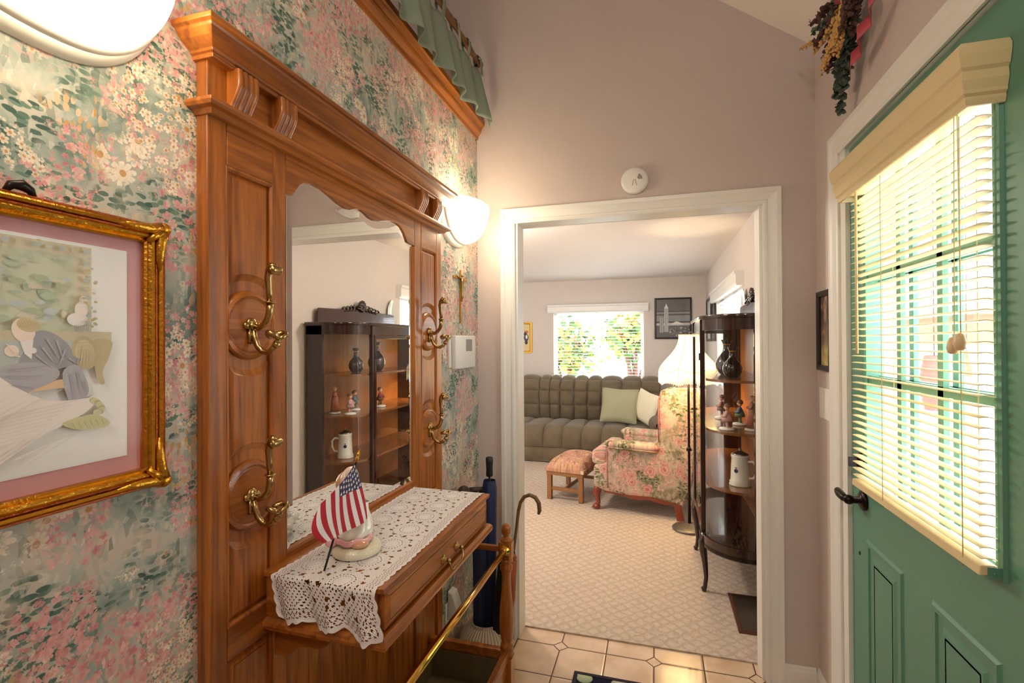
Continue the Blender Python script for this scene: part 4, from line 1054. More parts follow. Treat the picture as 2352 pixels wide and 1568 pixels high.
# unseen brass fixture added behind the camera to carry the hall fill light
t = thing('added_ceiling_light', (-.15, -.75, 2.70), 'added round brass-rimmed ceiling lamp for the hall fill light', 'ceiling light')
b = MB(); b.tube([(-.15, -.75, zc(-.15) - .005), (-.15, -.75, 2.80)], .012, 10); b.lathe([(0, 0), (.17, 0), (.175, .01), (.16, .03), (.04, .07), (.0, .08)], (-.15, -.75, 2.76), 'z', 32); new_obj('canopy', b, M['brass'], t)

# ---------------------------------------------------------------- tab-top valance on a wooden rod above the partition
t = thing('curtain_rod', (-.80, 1.0, 2.76), 'dark carved wooden curtain rod along the opening above the wallpaper', 'curtain rod')
rod = lambda y_: (-.805, y_, 2.775)
b = MB(); N_ = 60; b.tube([rod(-1.0 + 3.215 * k / N_) for k in range(N_ + 1)], [.013 + .003 * math.sin(k * 1.9) for k in range(N_ + 1)], 10); new_obj('pole', b, plain('carved_dark_wood', (122, 84, 52), .5, var=.4, vs=30), t)
b = MB(); b.lathe([(0, 0), (.016, 0), (.018, .010), (.014, .018), (.008, .024), (0, .026)], (-.805, 2.215, 2.775), 'y', 16); new_obj('finial', b, plain('rod_finial_wood', (170, 130, 80), .4, var=.2), t)
b = MB(); b.tube([(-.805, 2.19, 2.775), (-.812, 2.20, 2.765), (-.84, 2.20, 2.745), (-.862, 2.20, 2.60), (-.864, 2.20, 2.527)], .007, 8); new_obj('bracket', b, M['bronze'], t)
g = G('sage_cotton', .85, spec=.2); wv = g.noise(g.obj(), 240, 2); g.col(g.mix(wv, srgb(142, 158, 142), srgb(164, 178, 162)))
trl = g.node('ShaderNodeBsdfTranslucent', {0: (*srgb(168, 182, 166), 1)}); mxs = g.node('ShaderNodeMixShader', {0: .25, 1: g.b.outputs[0], 2: trl.outputs[0]}); g.t.links.new(mxs.outputs[0], g.out.inputs[0]); M['sage'] = g.m
t = thing('valance_curtain', (-.79, 1.2, 2.45), 'sage green tab-top valance hanging in folds above the stained wood moulding', 'curtain')
b = MB()
CY0, CY1 = .10, 2.205
def cur(u, v):
    y_ = CY0 + (CY1 - CY0) * u
    fold = math.sin(u * 2 * PI * 15.5) ; f2 = math.sin(u * 2 * PI * 6.3 + 1)
    amp = .008 + .020 * v
    x_ = -.795 + .010 * v + amp * (fold * .8 + .4 * f2) + .018 * v
    z_ = 2.715 - .225 * v - .012 * math.sin(u * 2 * PI * 7.75) ** 2 * v - (.010 * (1 - v) * math.sin(u * PI * 31) ** 2)
    return (x_, y_ + .010 * math.cos(u * 2 * PI * 15.5) * v + .045 * v * max(0, u - .93) / .07, z_)
b.grid(cur, 420, 14); new_obj('cloth', b, M['sage'], t, solid=.0015)
for k in range(16):
    y_ = CY0 + .03 + (CY1 - CY0 - .05) * k / 15; b = MB(); w_ = .013
    path = [(-.787, 2.712), (-.786, 2.76), (-.788, 2.785), (-.797, 2.795), (-.812, 2.794), (-.822, 2.782), (-.822, 2.76), (-.805, 2.712)]
    sl = .018 * (1 if k % 2 else -1)
    b.grid(lambda u, v: (path[int(round(v * 7))][0], y_ - w_ + 2 * w_ * u + sl * (1 - min(1, (path[int(round(v * 7))][1] - 2.71) / .08)), path[int(round(v * 7))][1]), 2, 8)
    new_obj('tab', b, M['sage'], t, solid=.0015)

# ---------------------------------------------------------------- dried flower swag above the door
t = thing('dried_flower_swag', (.60, 1.85, 2.20), 'dried flower and eucalyptus swag with red ribbon above the green door', 'dried flowers')
rg = random.Random(11)
M['euca'] = plain('eucalyptus_leaf', (84, 98, 88), .7, var=.25, vs=60); M['euca2'] = plain('dark_dried_leaf', (86, 58, 54), .7, var=.3, vs=60)
M['straw'] = plain('straw_flower', (206, 160, 96), .8, var=.3, vs=80); M['ribbon'] = plain('red_ribbon', (186, 70, 84), .5, var=.1)
M['twig'] = plain('twig', (96, 64, 48), .8, var=.2)
def leaf(b, p, d, r, w_=.6):
    d = Vector(d).normalized(); s_ = d.cross(Vector((rg.uniform(-1, 1), rg.uniform(-1, 1), rg.uniform(-1, 1)))).normalized(); n_ = d.cross(s_); p = Vector(p)
    pts = [p + d * (r * (1 - math.cos(a_)) ) + s_ * (r * w_ * math.sin(a_)) + n_ * (.15 * r * math.cos(a_ * 2)) for a_ in [k * PI / 4 for k in range(8)]]
    b.add(pts, [list(range(8))], True)
def spray(p0, p1, sag, nl, lr, mat_, nm, wild=1.0, blob=0):
    p0, p1 = Vector(p0), Vector(p1); K = 10
    pts = [p0.lerp(p1, k / K) + Vector((0, 0, -sag * math.sin(PI * k / K))) for k in range(K + 1)]
    b = MB(); b.cur = 1; b.tube(pts, [.0016 * (1 - .06 * k) for k in range(K + 1)], 5); b.cur = 0
    for i in range(nl):
        f = (i + .5) / nl * K; k = min(K - 1, int(f)); q = pts[k].lerp(pts[k + 1], f - k); ax_ = (pts[k + 1] - pts[k]).normalized()
        d = (ax_ * .6 + Vector((rg.uniform(-1, 1), rg.uniform(-1, 1), rg.uniform(-1, 1))) * wild).normalized(); r_ = lr * rg.uniform(.7, 1.2) * (1.15 - .6 * i / nl)
        if blob: b.ball(q + d * lr * 1.2, r_, 6, 4)
        else: leaf(b, q, d, r_, .75)
    new_obj(nm, b, [mat_, M['twig']], t)
cr0 = (.580, 1.72, 2.50)
spray((.590, 1.76, 2.46), (.598, 1.885, 2.205), 0, 130, .019, M['euca'], 'eucalyptus_stem', .9)
spray((.590, 1.80, 2.47), (.590, 1.885, 2.260), 0, 100, .019, M['euca'], 'eucalyptus_stem', .9)
spray((.585, 1.76, 2.46), (.590, 1.845, 2.265), 0, 90, .018, M['euca'], 'eucalyptus_stem', .9)
spray((.575, 1.74, 2.50), (.560, 1.86, 2.33), 0, 80, .014, M['euca2'], 'leaf_stem', .9)
spray(cr0, (.540, 1.945, 2.47), 0, 100, .013, M['euca2'], 'leaf_stem', .8); spray(cr0, (.540, 1.985, 2.57), 0, 90, .014, M['euca2'], 'leaf_stem', .8)
spray(cr0, (.545, 1.97, 2.53), 0, 70, .016, M['euca'], 'leaf_stem', .8)
spray(cr0, (.550, 1.90, 2.40), 0, 34, .010, M['euca2'], 'leaf_stem', .6)
spray((.575, 1.76, 2.49), (.540, 2.13, 2.565), .03, 80, .0060, M['straw'], 'straw_spray', 1.3, 1); spray((.575, 1.76, 2.49), (.550, 1.98, 2.47), .01, 110, .0075, M['straw'], 'straw_spray', 1.3, 1)
spray((.570, 1.74, 2.47), (.545, 1.875, 2.335), .0, 140, .0085, M['straw'], 'straw_spray', 1.5, 1); spray((.570, 1.74, 2.47), (.550, 1.83, 2.36), .0, 130, .0085, M['straw'], 'straw_spray', 1.5, 1)
spray((.560, 1.70, 2.47), (.550, 1.76, 2.33), .0, 90, .0085, M['straw'], 'straw_spray', 1.4, 1); spray((.560, 1.66, 2.50), (.550, 1.72, 2.38), .0, 90, .008, M['euca2'], 'leaf_stem', 1.2, 1)
spray((.570, 1.66, 2.50), (.575, 1.70, 2.36), .0, 70, .013, M['euca2'], 'leaf_stem', 1.2)
b = MB(); P_ = [(.570, 1.52, 2.43), (.590, 1.545, 2.40), (.570, 1.58, 2.375), (.592, 1.61, 2.34), (.570, 1.645, 2.325), (.592, 1.69, 2.30), (.575, 1.73, 2.295), (.590, 1.775, 2.275)]
b.grid(lambda u, v: tuple(Vector(P_[int(round(v * 7))]) + Vector((.004 * math.sin(v * 9), .000, -.020 + .040 * u))), 3, 8)
P2 = [(.565, 1.56, 2.46), (.550, 1.62, 2.50), (.565, 1.70, 2.47), (.545, 1.76, 2.51), (.575, 1.70, 2.53)]
b.grid(lambda u, v: tuple(Vector(P2[int(round(v * 4))]) + Vector((.0, .0, -.020 + .040 * u))), 3, 5); new_obj('ribbon', b, M['ribbon'], t, solid=.001)

# ---------------------------------------------------------------- umbrella corner
VX, VY = -.715, 2.02
t = thing('umbrella_crock', (VX, VY, 0), 'squat cream ribbed pottery crock holding umbrellas in the corner', 'vase')
g = G('ribbed_pottery', .55); xx, yy, zz = g.sep(g.obj()); an = yy.op('ARCTAN2', xx)
rib = ((an * 44).f('SINE') * .5 + .5); band = abs(zz - .158) < .0035; top = zz > .165
g.col(g.mix(band, g.mix(rib.sm(.25, .6), g.mix(top, srgb(120, 106, 92), srgb(186, 174, 156)), srgb(224, 212, 194)), srgb(150, 70, 60))); g.bump(rib, .8, .004)
b = MB(); b.lathe([(0, 0), (.085, 0), (.105, .03), (.118, .08), (.120, .13), (.113, .17), (.095, .20), (.072, .218), (.062, .222), (.066, .232), (.060, .232), (.054, .222), (.052, .03), (0, .03)], (VX, VY, 0), 'z', 44)
new_obj('crock', b, g.m, t)
M['navy'] = plain('navy_umbrella_cloth', (30, 42, 84), .6, var=.2, vs=12); M['dnavy'] = plain('dark_blue_umbrella_cloth', (30, 44, 78), .6, var=.2, vs=12); M['blk'] = plain('black_umbrella_cloth', (20, 20, 24), .6, var=.3)
def umbrella(p0, p1, r0, r1, mat_, label, handle, hm, pleat=6, cover_top=.80):
    p0, p1 = Vector(p0), Vector(p1); t = thing('folded_umbrella', p0, label, 'umbrella')
    ax_ = (p1 - p0); Ln = ax_.length; ax_.normalize(); s_ = ax_.cross(Vector((1, 0, 0))).normalized(); q_ = ax_.cross(s_)
    b = MB()
    def fn(u, v):
        a_ = 2 * PI * u; r_ = (r0 + (r1 - r0) * v) * (1 + .16 * abs(math.sin(a_ * pleat / 2 + v * 1.2)))
        if v < .06: r_ *= .4 + 10 * v
        if v > .985: r_ *= .8
        return tuple(p0 + ax_ * (Ln * cover_top * v) + s_ * r_ * math.cos(a_) + q_ * r_ * math.sin(a_))
    b.grid(fn, 36, 22, cu=True); new_obj('canopy', b, mat_, t)
    b = MB(); b.tube([p0 - ax_ * .0, p1], .0045, 8); new_obj('shaft', b, M['bronze'], t)
    handle(t, p1, ax_, hm)
    return t
def h_straight(t, p, ax_, m_):
    b = MB(); b.tube([p - ax_ * .085, p - ax_ * .08, p - ax_ * .05, p - ax_ * .02, p - ax_ * .004, p], [.012, .0155, .0145, .0165, .0165, .012], 14); new_obj('handle', b, m_, t)
def h_ball(t, p, ax_, m_):
    b = MB(); side = Vector((-.75, -.55, -.12)).normalized(); b.tube([p - ax_ * .03, p, p + side * .02, p + side * .05], [.010, .011, .012, .016], 12); b.ball(p + side * .078, .030); new_obj('handle', b, m_, t)
def h_none(t, p, ax_, m_):
    b = MB(); b.tube([p - ax_ * .02, p, p + ax_ * .01], [.008, .01, .004], 8); new_obj('handle', b, m_, t)
u1 = umbrella((-.70, 2.03, .06), (-.703, 2.04, .935), .024, .029, M['navy'], 'blue folding umbrella with straight black handle standing tallest in the crock', h_straight, M['black'], cover_top=.885)
u2 = umbrella((-.745, 2.015, .06), (-.735, 2.02, .80), .024, .032, M['dnavy'], 'dark umbrella with round knobbed handle leaning at the wallpaper side of the crock', h_ball, plain('carved_dark_knob', (46, 34, 30), .4, var=.3), cover_top=.78)
u3 = umbrella((-.675, 2.00, .06), (-.600, 2.00, .60), .022, .034, M['blk'], 'short black umbrella behind the turned post in the crock', h_none, M['black'], cover_top=.9)
b = MB(); P_ = [(-.735, 2.055, .06), (-.700, 2.06, .22)]
cane_pts = [(-.672, 2.075, .05), (-.640, 2.075, .25), (-.607, 2.072, .50), (-.590, 2.07, .62), (-.580, 2.07, .70), (-.570, 2.068, .738), (-.552, 2.066, .765), (-.527, 2.064, .776), (-.502, 2.062, .768), (-.486, 2.060, .745), (-.483, 2.060, .712), (-.488, 2.060, .698)]
b.tube(cane_pts, [.007] * 4 + [.0075, .008, .008, .0085, .009, .009, .009, .006], 12)
one('walking_cane', b, plain('speckled_cane', (120, 92, 58), .35, var=.5, vs=70), 'brown walking cane with crook handle in the umbrella crock', 'cane')
b = MB(); b.tube([(-.640, 1.985, .12), (-.600, 1.99, .36), (-.585, 1.99, .52)], [.016, .026, .020], 10, .7); b.ball((-.585, 1.99, .53), (.02, .012, .015))
one('rolled_umbrella_cover', b, plain('rust_cloth', (176, 92, 60), .7, var=.4, vs=25), 'rust and cream rolled cloth sticking up behind the turned post', 'umbrella cover')

# ================================================================ living room
# ---------------------------------------------------------------- sofa
g = G('brown_plush', .95, spec=.15); nz = g.noise(g.obj(), 7, 3); fz_ = g.noise(g.obj(), 260, 2)
g.col(g.mix(nz * .6 + fz_ * .4, srgb(84, 74, 58), srgb(138, 122, 98))); g.bump(fz_, .5, .004); g.set('Sheen Weight', .25); M['plush'] = g.m
t = thing('sofa', (-1.2, 6.2, .008), 'long tufted olive-brown plush sofa under the far window', 'sofa')
def puffs(b, path, cols, rows, amp, nx=12, nt=9):
    """cushion surface: path of (y,z), tufted into cells by columns (x) and rows (path fraction)"""
    seg = [0]
    for (a, c), (d, e) in zip(path, path[1:]): seg.append(seg[-1] + math.hypot(d - a, e - c))
    T = seg[-1]
    def at(f):
        s_ = f * T
        for k in range(len(path) - 1):
            if s_ <= seg[k + 1] + 1e-9:
                q = (s_ - seg[k]) / (seg[k + 1] - seg[k]); (a, c), (d, e) = path[k], path[k + 1]
                return Vector((a + (d - a) * q, c + (e - c) * q)), Vector((e - c, -(d - a))).normalized()
        return Vector(path[-1]), Vector((path[-1][1] - path[-2][1], -(path[-1][0] - path[-2][0]))).normalized()
    for x0, x1 in zip(cols, cols[1:]):
        for r0, r1 in zip(rows, rows[1:]):
            def fn(u, v):
                p, n_ = at(r0 + (r1 - r0) * v)
                h = amp * (max(0, math.sin(PI * u)) ** .42) * (.35 + .65 * max(0, math.sin(PI * v)) ** .40) * (1 if True else 0)
                w_ = (x1 - x0) * .5
                return (x0 + (x1 - x0) * u + .004 * math.sin(v * 5 + x0 * 30), p.x + n_.x * h, p.y + n_.y * h)
            b.grid(fn, nx, nt)
SB = [-2.75, -2.56, -2.37, -2.18, -1.99, -1.80, -1.52, -1.375, -1.235, -1.045, -.870, -.690, -.425, -.180, .055]
back_path = [(6.78, .90), (6.68, .955), (6.57, .935), (6.51, .85), (6.49, .70), (6.52, .55), (6.55, .42)]
b = MB(); puffs(b, back_path, SB, [0, .30, .50, .74, 1.0], .050, 12, 9); 
b.box(-2.75, .055, 6.60, 6.84, .10, .90)
new_obj('back_cushions', b, M['plush'], t)
seat_path = [(6.55, .40), (6.10, .425), (5.88, .43), (5.78, .40), (5.74, .33), (5.755, .20)]
SS = [-2.75, -2.5, -2.25, -2.0, -1.80, -1.56, -1.30, -1.07, -.84, -.61, -.34, -.07, .055]
b = MB(); puffs(b, seat_path, SS, [0, .58, 1.0], .040, 12, 12); b.box(-2.75, .055, 5.84, 6.55, .12, .41); new_obj('seat_cushions', b, M['plush'], t)
b = MB(); puffs(b, [(5.77, .20), (5.76, .12), (5.775, .035)], [-2.75, -2.2, -1.70, -1.30, -.84, -.34, .055], [0, 1], .03, 14, 7); b.box(-2.7, .04, 5.77, 6.5, .02, .14); new_obj('footrest', b, M['plush'], t)
b = MB()
b.grid(lambda u, v: (.02 + .105 * math.cos(2 * PI * u) * (1 if 0 < v < 1 else .2), 5.74 + .86 * v, .50 + .095 * math.sin(2 * PI * u) * (1 if 0 < v < 1 else .3)), 20, 8, cu=True); b.box(-.06, .12, 5.78, 6.70, .02, .50); new_obj('arm', b, M['plush'], t, bev=.03, seg=3)
def pillow(name, c, sx, sz, th, rx, ry, rz, m_, label, pip=None):
    b = MB(); Mx = Matrix.Translation(c) @ Matrix.Rotation(rz, 4, 'Z') @ Matrix.Rotation(rx, 4, 'X') @ Matrix.Rotation(ry, 4, 'Y')
    for s_ in (-1, 1):
        def fn(u, v):
            a = 2 * u - 1; c_ = 2 * v - 1; k = (max(0, 1 - a * a) ** .5) * (max(0, 1 - c_ * c_) ** .5)
            px = sx / 2 * a * (1 - .07 * (1 - abs(c_)) ** 1.0); pz = sz / 2 * c_ * (1 - .07 * (1 - abs(a)))
            return tuple(Mx @ Vector((px, s_ * th / 2 * k ** .8, pz)))
        b.grid(fn, 18, 18)
    return one(name, b, m_, label, 'cushion')
pillow('throw_pillow', (-.43, 6.10, .675), .44, .43, .14, math.radians(-20), math.radians(3), 0, plain('sage_velvet', (168, 166, 134), .85, var=.08, bump=.4, bs=150), 'sage green square throw pillow on the right end of the sofa')
pillow('throw_pillow', (-.115, 6.08, .665), .36, .38, .14, math.radians(-12), math.radians(14), math.radians(-42), plain('ivory_cloth', (240, 232, 204), .85, var=.03), 'ivory throw pillow leaning between the green one and the sofa arm')

# ---------------------------------------------------------------- flowered armchair
roses = dict(bg=[(.30, srgb(104, 104, 84)), (.42, srgb(158, 146, 122)), (.52, srgb(194, 178, 158)), (.62, srgb(208, 188, 168)), (.72, srgb(150, 134, 146))],
             leaf=(srgb(66, 72, 50), srgb(124, 124, 84)), pink=(srgb(184, 112, 108), srgb(228, 182, 168)), cream=(srgb(214, 180, 150), srgb(242, 222, 196)), ochre=srgb(190, 150, 100), core=srgb(190, 110, 90))
M['rose'] = floral('rose_upholstery', 'xz', .62, .8, roses, daisy=.68, sparse=.05); M['rosetop'] = floral('rose_upholstery_top', 'xy', .62, .8, roses, daisy=.68, sparse=.05); M['rosef'] = floral('rose_upholstery_front', 'yz', .62, .8, roses, daisy=.68, sparse=.05)
M['cherry'] = plain('cherry_wood', (132, 52, 30), .25, coat=.5, var=.2, vs=20)
t = thing('wing_armchair', (-.524, 4.234, .008), 'rose-patterned wing armchair with claw feet beside the lamp', 'armchair')
RZ = math.radians(-9)
CH = Matrix.Translation((-.524, 4.234, .008)) @ Matrix.Rotation(RZ, 4, 'Z')
def chp(name, b, m_, **k): b.xform(CH); return new_obj(name, b, m_, t, **k)
side = [(.005, .20), (.10, .17), (.30, .155), (.50, .165), (.66, .14), (.74, .12), (.80, .30), (.84, .55), (.86, .80), (.87, 1.00), (.83, 1.05), (.74, 1.06), (.62, 1.05), (.565, 1.02), (.545, .95), (.545, .80), (.555, .70), (.535, .63), (.50, .60), (.20, .595), (.13, .585), (.125, .42), (.005, .38)]
side = [(x_, z_) for x_, z_ in side]
for ya, yb in ((.0, .075), (.59, .665)):
    b = MB(); b.prism(side, 'y', ya, yb); chp('side_wing', b, M['rose'], bev=.022, seg=4)
for yc in (.02, .645):
    b = MB()
    b.grid(lambda u, v: (.105 + .45 * v, yc + .062 * math.cos(2 * PI * u) * (1 if 0 < v < 1 else .4), .575 + .042 * math.sin(2 * PI * u) * (1 if 0 < v < 1 else .4) - .010 * v), 20, 10, cu=True)
    chp('arm_roll', b, M['rosetop'])
b = MB(); b.box(.02, .64, .06, .605, .20, .375); chp('seat_frame', b, M['rosef'], bev=.03, seg=3)
b = MB(); b.prism([(-.015, .0), (.125, .0), (.125, .085), (.60, .085), (.60, .58), (.125, .58), (.125, .665), (-.015, .665)], 'z', .385, .515); chp('seat_cushion', b, M['rosef'], bev=.04, seg=4)
b = MB(); b.prism([(.58, .40), (.78, .22), (.84, .60), (.865, .99), (.80, 1.055), (.70, 1.05), (.645, .98), (.60, .65)], 'y', .06, .605); chp('backrest', b, M['rosef'], bev=.035, seg=4)
b = MB(); b.prism([(.06, .20), (.10, .155), (.22, .150), (.34, .125), (.46, .135), (.60, .115), (.68, .13), (.68, .20)], 'y', .012, .036); chp('apron', b, M['cherry'], bev=.004)
b = MB(); b.prism([(.0, .22), (.06, .165), (.20, .155), (.33, .135), (.46, .155), (.60, .165), (.66, .22)], 'x', .01, .03); chp('apron', b, M['cherry'], bev=.004)
for yy in (.035, .63):
    b = MB(); s_ = -1 if yy < .3 else 1
    b.tube([(.05, yy, .22), (.035, yy, .18), (.022, yy, .14), (.030, yy, .10), (.040, yy, .06), (.030, yy, .035)], [.030, .034, .032, .023, .018, .022], 14)
    b.ball((.022, yy, .024), (.034, .028, .024)); 
    for dy in (-.018, 0, .018): b.tube([(.03, yy + dy * .5, .05), (.005, yy + dy, .035), (-.012, yy + dy * 1.1, .012)], [.009, .009, .004], 8)
    chp('leg', b, M['cherry'])
    b = MB(); b.prism([(.63, .22), (.70, .22), (.725, .08), (.74, .0), (.685, .0), (.665, .10)], 'y', yy - .022, yy + .022); chp('leg', b, M['cherry'], bev=.003)
b = MB(); b.tube([(.12, -.002, .585), (.125, -.004, .42), (.128, -.004, .20)], .004, 6); b.tube([(.55, -.004, .62), (.548, -.004, .80), (.55, -.004, .96), (.575, -.004, 1.035), (.64, -.004, 1.062), (.80, -.004, 1.062)], .0045, 6); b.tube([(.10, -.045, .555), (.55, -.045, .545)], .004, 6); chp('piping', b, M['rosetop'])
# round brown throw cushion showing over the chair back
b = MB(); b.ball((.245, 4.62, 1.03), (.12, .04, .045)); 

# ---------------------------------------------------------------- footstool
M['tapes'] = floral('tapestry_top', 'xy', .8, .85, dict(bg=[(.30, srgb(110, 70, 62)), (.42, srgb(170, 120, 96)), (.52, srgb(206, 160, 124)), (.62, srgb(190, 150, 130)), (.72, srgb(120, 100, 110))], leaf=(srgb(90, 70, 50), srgb(140, 110, 80)), pink=(srgb(170, 80, 80), srgb(220, 160, 140)), cream=(srgb(214, 180, 140), srgb(236, 214, 176)), ochre=srgb(190, 140, 90), core=srgb(150, 90, 60)))
M['midoak'] = plain('footstool_wood', (150, 104, 60), .4, coat=.2, var=.2, vs=25)
t = thing('footstool', (-.80, 4.62, .008), 'low wooden footstool with tapestry cushion in front of the armchair', 'footstool')
FM = Matrix.Translation((-.965, 4.415, .008)) @ Matrix.Rotation(math.radians(-10), 4, 'Z')
def fsp(name, b, m_, **k): b.xform(FM); return new_obj(name, b, m_, t, **k)
for (x_, y_) in ((0, 0), (.30, 0), (0, .50), (.30, .50)):
    b = MB(); b.box(x_ - .0, x_ + .042, y_, y_ + .042, 0, .27); fsp('leg', b, M['midoak'], bev=.004)
for bx in ((.042, .30, .010, .032, .085, .115), (.042, .30, .51, .532, .085, .115), (.16, .182, .03, .51, .09, .115)):
    b = MB(); b.box(*bx); fsp('stretcher', b, M['midoak'], bev=.003)
b = MB(); b.box(-.005, .347, -.005, .547, .225, .272); fsp('seat_rail', b, M['midoak'], bev=.006)
b = MB()
b.grid(lambda u, v: (.171 + .185 * (2 * u - 1) * (1 - .04 * (2 * v - 1) ** 2), .271 + .285 * (2 * v - 1) * (1 - .04 * (2 * u - 1) ** 2), .275 + .105 * (max(0, 1 - (2 * u - 1) ** 6) ** .5) * (max(0, 1 - (2 * v - 1) ** 6) ** .5) * (.8 + .2 * math.cos((u - .5) * PI))), 30, 30)
b.box(-.012, .354, -.012, .554, .262, .290); fsp('cushion', b, M['tapes'])

# ---------------------------------------------------------------- floor lamp
LX, LY = .240, 3.98
t = thing('floor_lamp', (LX, LY, .008), 'lit floor lamp with fringed ivory bell shade behind the china cabinet', 'floor lamp')
b = MB(); b.lathe([(0, 0), (.125, 0), (.128, .010), (.115, .020), (.07, .030), (.03, .045), (.0, .05)], (LX, LY, .009), 'z', 36); new_obj('base', b, plain('pewter_base', (120, 112, 100), .4, .6, var=.3, vs=30), t)
b = MB(); b.tube([(LX, LY, .04), (LX, LY, .5), (LX, LY, 1.0), (LX, LY, 1.24)], [.012, .009, .009, .010], 12); b.lathe([(0, 0), (.022, .01), (.016, .03), (.0, .04)], (LX, LY, .6), 'z', 16); new_obj('pole', b, M['bronze'], t)
g = G('glowing_shade', .8); xx, yy, zz = g.sep(g.obj())
g.col(srgb(250, 236, 200)); g.set('Emission Color', (*srgb(255, 226, 168), 1)); g.set('Emission Strength', 2.5); M['shade'] = g.m
g = G('glowing_trim', .8); g.col(srgb(236, 200, 130)); g.set('Emission Color', (*srgb(250, 205, 120), 1)); g.set('Emission Strength', .55); M['shadetrim'] = g.m
NP = 8
def shade(u, v, o=0):
    a_ = 2 * PI * u; h = v; r_ = .070 + .145 * (.5 - .5 * math.cos(PI * min(1, v * 1.08) ** 1.25))
    r_ *= 1 + .045 * v * (abs(math.cos(a_ * NP / 2)) - .5); sc_ = .018 * (1 - abs(math.cos(a_ * NP / 2))) if v > .97 else 0
    return (LX + (r_ + o) * math.cos(a_), LY + (r_ + o) * math.sin(a_), 1.492 - .310 * v - sc_)
b = MB(); b.grid(shade, 96, 20, cu=True); new_obj('lamp_shade', b, M['shade'], t)
b = MB()
for k in range(NP):
    u = (k + .5) / NP; b.tube([shade(u, v / 12, .002) for v in range(13)], .0022, 5)
b.tube([shade(k / 96, .80 + .10 * (abs(math.cos(PI * k / 96 * NP))) , .002) for k in range(97)], .0022, 5); b.tube([shade(k / 48, 0, .001) for k in range(49)], .0035, 5)
new_obj('piping', b, M['shadetrim'], t)
b = MB(); K = 220
for k in range(K):
    p = shade(k / K, 1, .0); b.tube([p, (p[0], p[1], p[2] - .050 - .004 * math.sin(k * 2.3))], .0014, 4)
new_obj('fringe', b, M['shade'], t)
b = MB(); b.lathe([(.018, 0), (.020, .03), (.012, .07), (0, .075)], (LX, LY, 1.235), 'z', 14); new_obj('socket', b, M['brass'], t)

# ---------------------------------------------------------------- curved glass china cabinet
XB, XF = .620, .252; YN, YF_, YA, YB_ = 3.02, 3.60, 2.79, 4.02
XM = .490
def side_arc(near, n_=14, off=0, glass=False):
    pts = []
    for k in range(n_ + 1):
        a_ = PI / 2 * k / n_; x_ = XM - (XM - XF + off) * math.cos(a_)
        y_ = (YN - (YN - YA + off) * math.sin(a_)) if near else (YF_ + (YB_ - YF_ + off) * math.sin(a_))
        pts.append((x_, y_))
    if not glass: pts.append((XB, YA - off if near else YB_ + off))
    return pts                                          # from the front corner round to the wall
def outline(off=0):
    return side_arc(True, 28, off)[::-1] + side_arc(False, 28, off)
M['mahog'] = plain('dark_mahogany', (44, 22, 18), .16, coat=.6, var=.3, vs=14)
M['backwood'] = plain('amber_back_panel', (150, 92, 46), .4, var=.25, vs=12)
t = thing('china_cabinet', (.45, 3.30, .008), 'dark mahogany curved-glass china cabinet standing just inside the doorway', 'cabinet')
def slab(z0, z1, off, m_, nm, **k):
    b = MB(); b.prism(outline(off), 'z', z0, z1); return new_obj(nm, b, m_, t, **k)
slab(1.562, 1.584, .018, M['mahog'], 'top', bev=.005, seg=3)
slab(.285, .305, .0, M['mahog'], 'bottom')
def band(z0, z1, nm, th=.020):
    b = MB(); o_ = outline(0); i_ = outline(-th); n_ = len(o_)
    vs = [(x, y, z) for z in (z0, z1) for x, y in o_] + [(x, y, z) for z in (z0, z1) for x, y in i_]
    fs = []
    for k in range(n_ - 1):
        fs += [(k, k + 1, n_ + k + 1, n_ + k), (2 * n_ + k, 3 * n_ + k, 3 * n_ + k + 1, 2 * n_ + k + 1), (k, 2 * n_ + k, 2 * n_ + k + 1, k + 1), (n_ + k, n_ + k + 1, 3 * n_ + k + 1, 3 * n_ + k)]
    b.add(vs, fs, False); return new_obj(nm, b, M['mahog'], t)
band(1.500, 1.563, 'upper_rail'); band(.280, .345, 'lower_rail')
for zz in (1.215, .935, .625):
    b = MB(); b.prism(outline(-.022), 'z', zz, zz + .014); new_obj('shelf', b, plain('shelf_wood', (120, 74, 38), .25, coat=.4, var=.2, vs=10), t)
b = MB(); b.box(XB - .012, XB, YA + .015, YB_ - .015, .30, 1.563); new_obj('back_panel', b, M['backwood'], t)
for (x_, y_) in ((XF + .004, YN - .002), (XF + .004, YF_ + .002)):
    b = MB(); b.box(x_ - .012, x_ + .014, y_ - .014, y_ + .014, .28, 1.563); new_obj('corner_post', b, M['mahog'], t, bev=.004)
for y_ in (YA + .012, YB_ - .012):
    b = MB(); b.box(XM, XB, y_ - .012, y_ + .012, .28, 1.563); new_obj('rear_post', b, M['mahog'], t, bev=.004)
# door: stiles and rails with flat glass, curved side glass
b = MB(); b.frame(lambda a, c, d: (XF - d, a, c), YN + .042, YF_ - .042, .375, 1.470, [(0, -.010), (0, .004), (.004, .008), (.026, .008), (.028, .002), (.028, -.010)]); dr = new_obj('door', b, M['mahog'], t)
b = MB(); b.box(XF - .012, XF - .006, YN + .018, YN + .024, 1.33, 1.37); b.box(XF - .012, XF - .006, YN + .018, YN + .024, .50, .54); o = new_obj('hinge', b, M['bronze'], t); o.parent = dr
b = MB(); b.ball((XF - .018, YF_ - .028, .98), .010); b.tube([(XF - .006, YF_ - .028, .98), (XF - .018, YF_ - .028, .98)], .005, 8); o = new_obj('knob', b, M['brass'], t); o.parent = dr
b = MB(); b.add([(XF, YN + .04, .37), (XF, YF_ - .04, .37), (XF, YF_ - .04, 1.475), (XF, YN + .04, 1.475)], [(0, 1, 2, 3)]); o = new_obj('door_glass', b, M['glass'], t); o.parent = dr
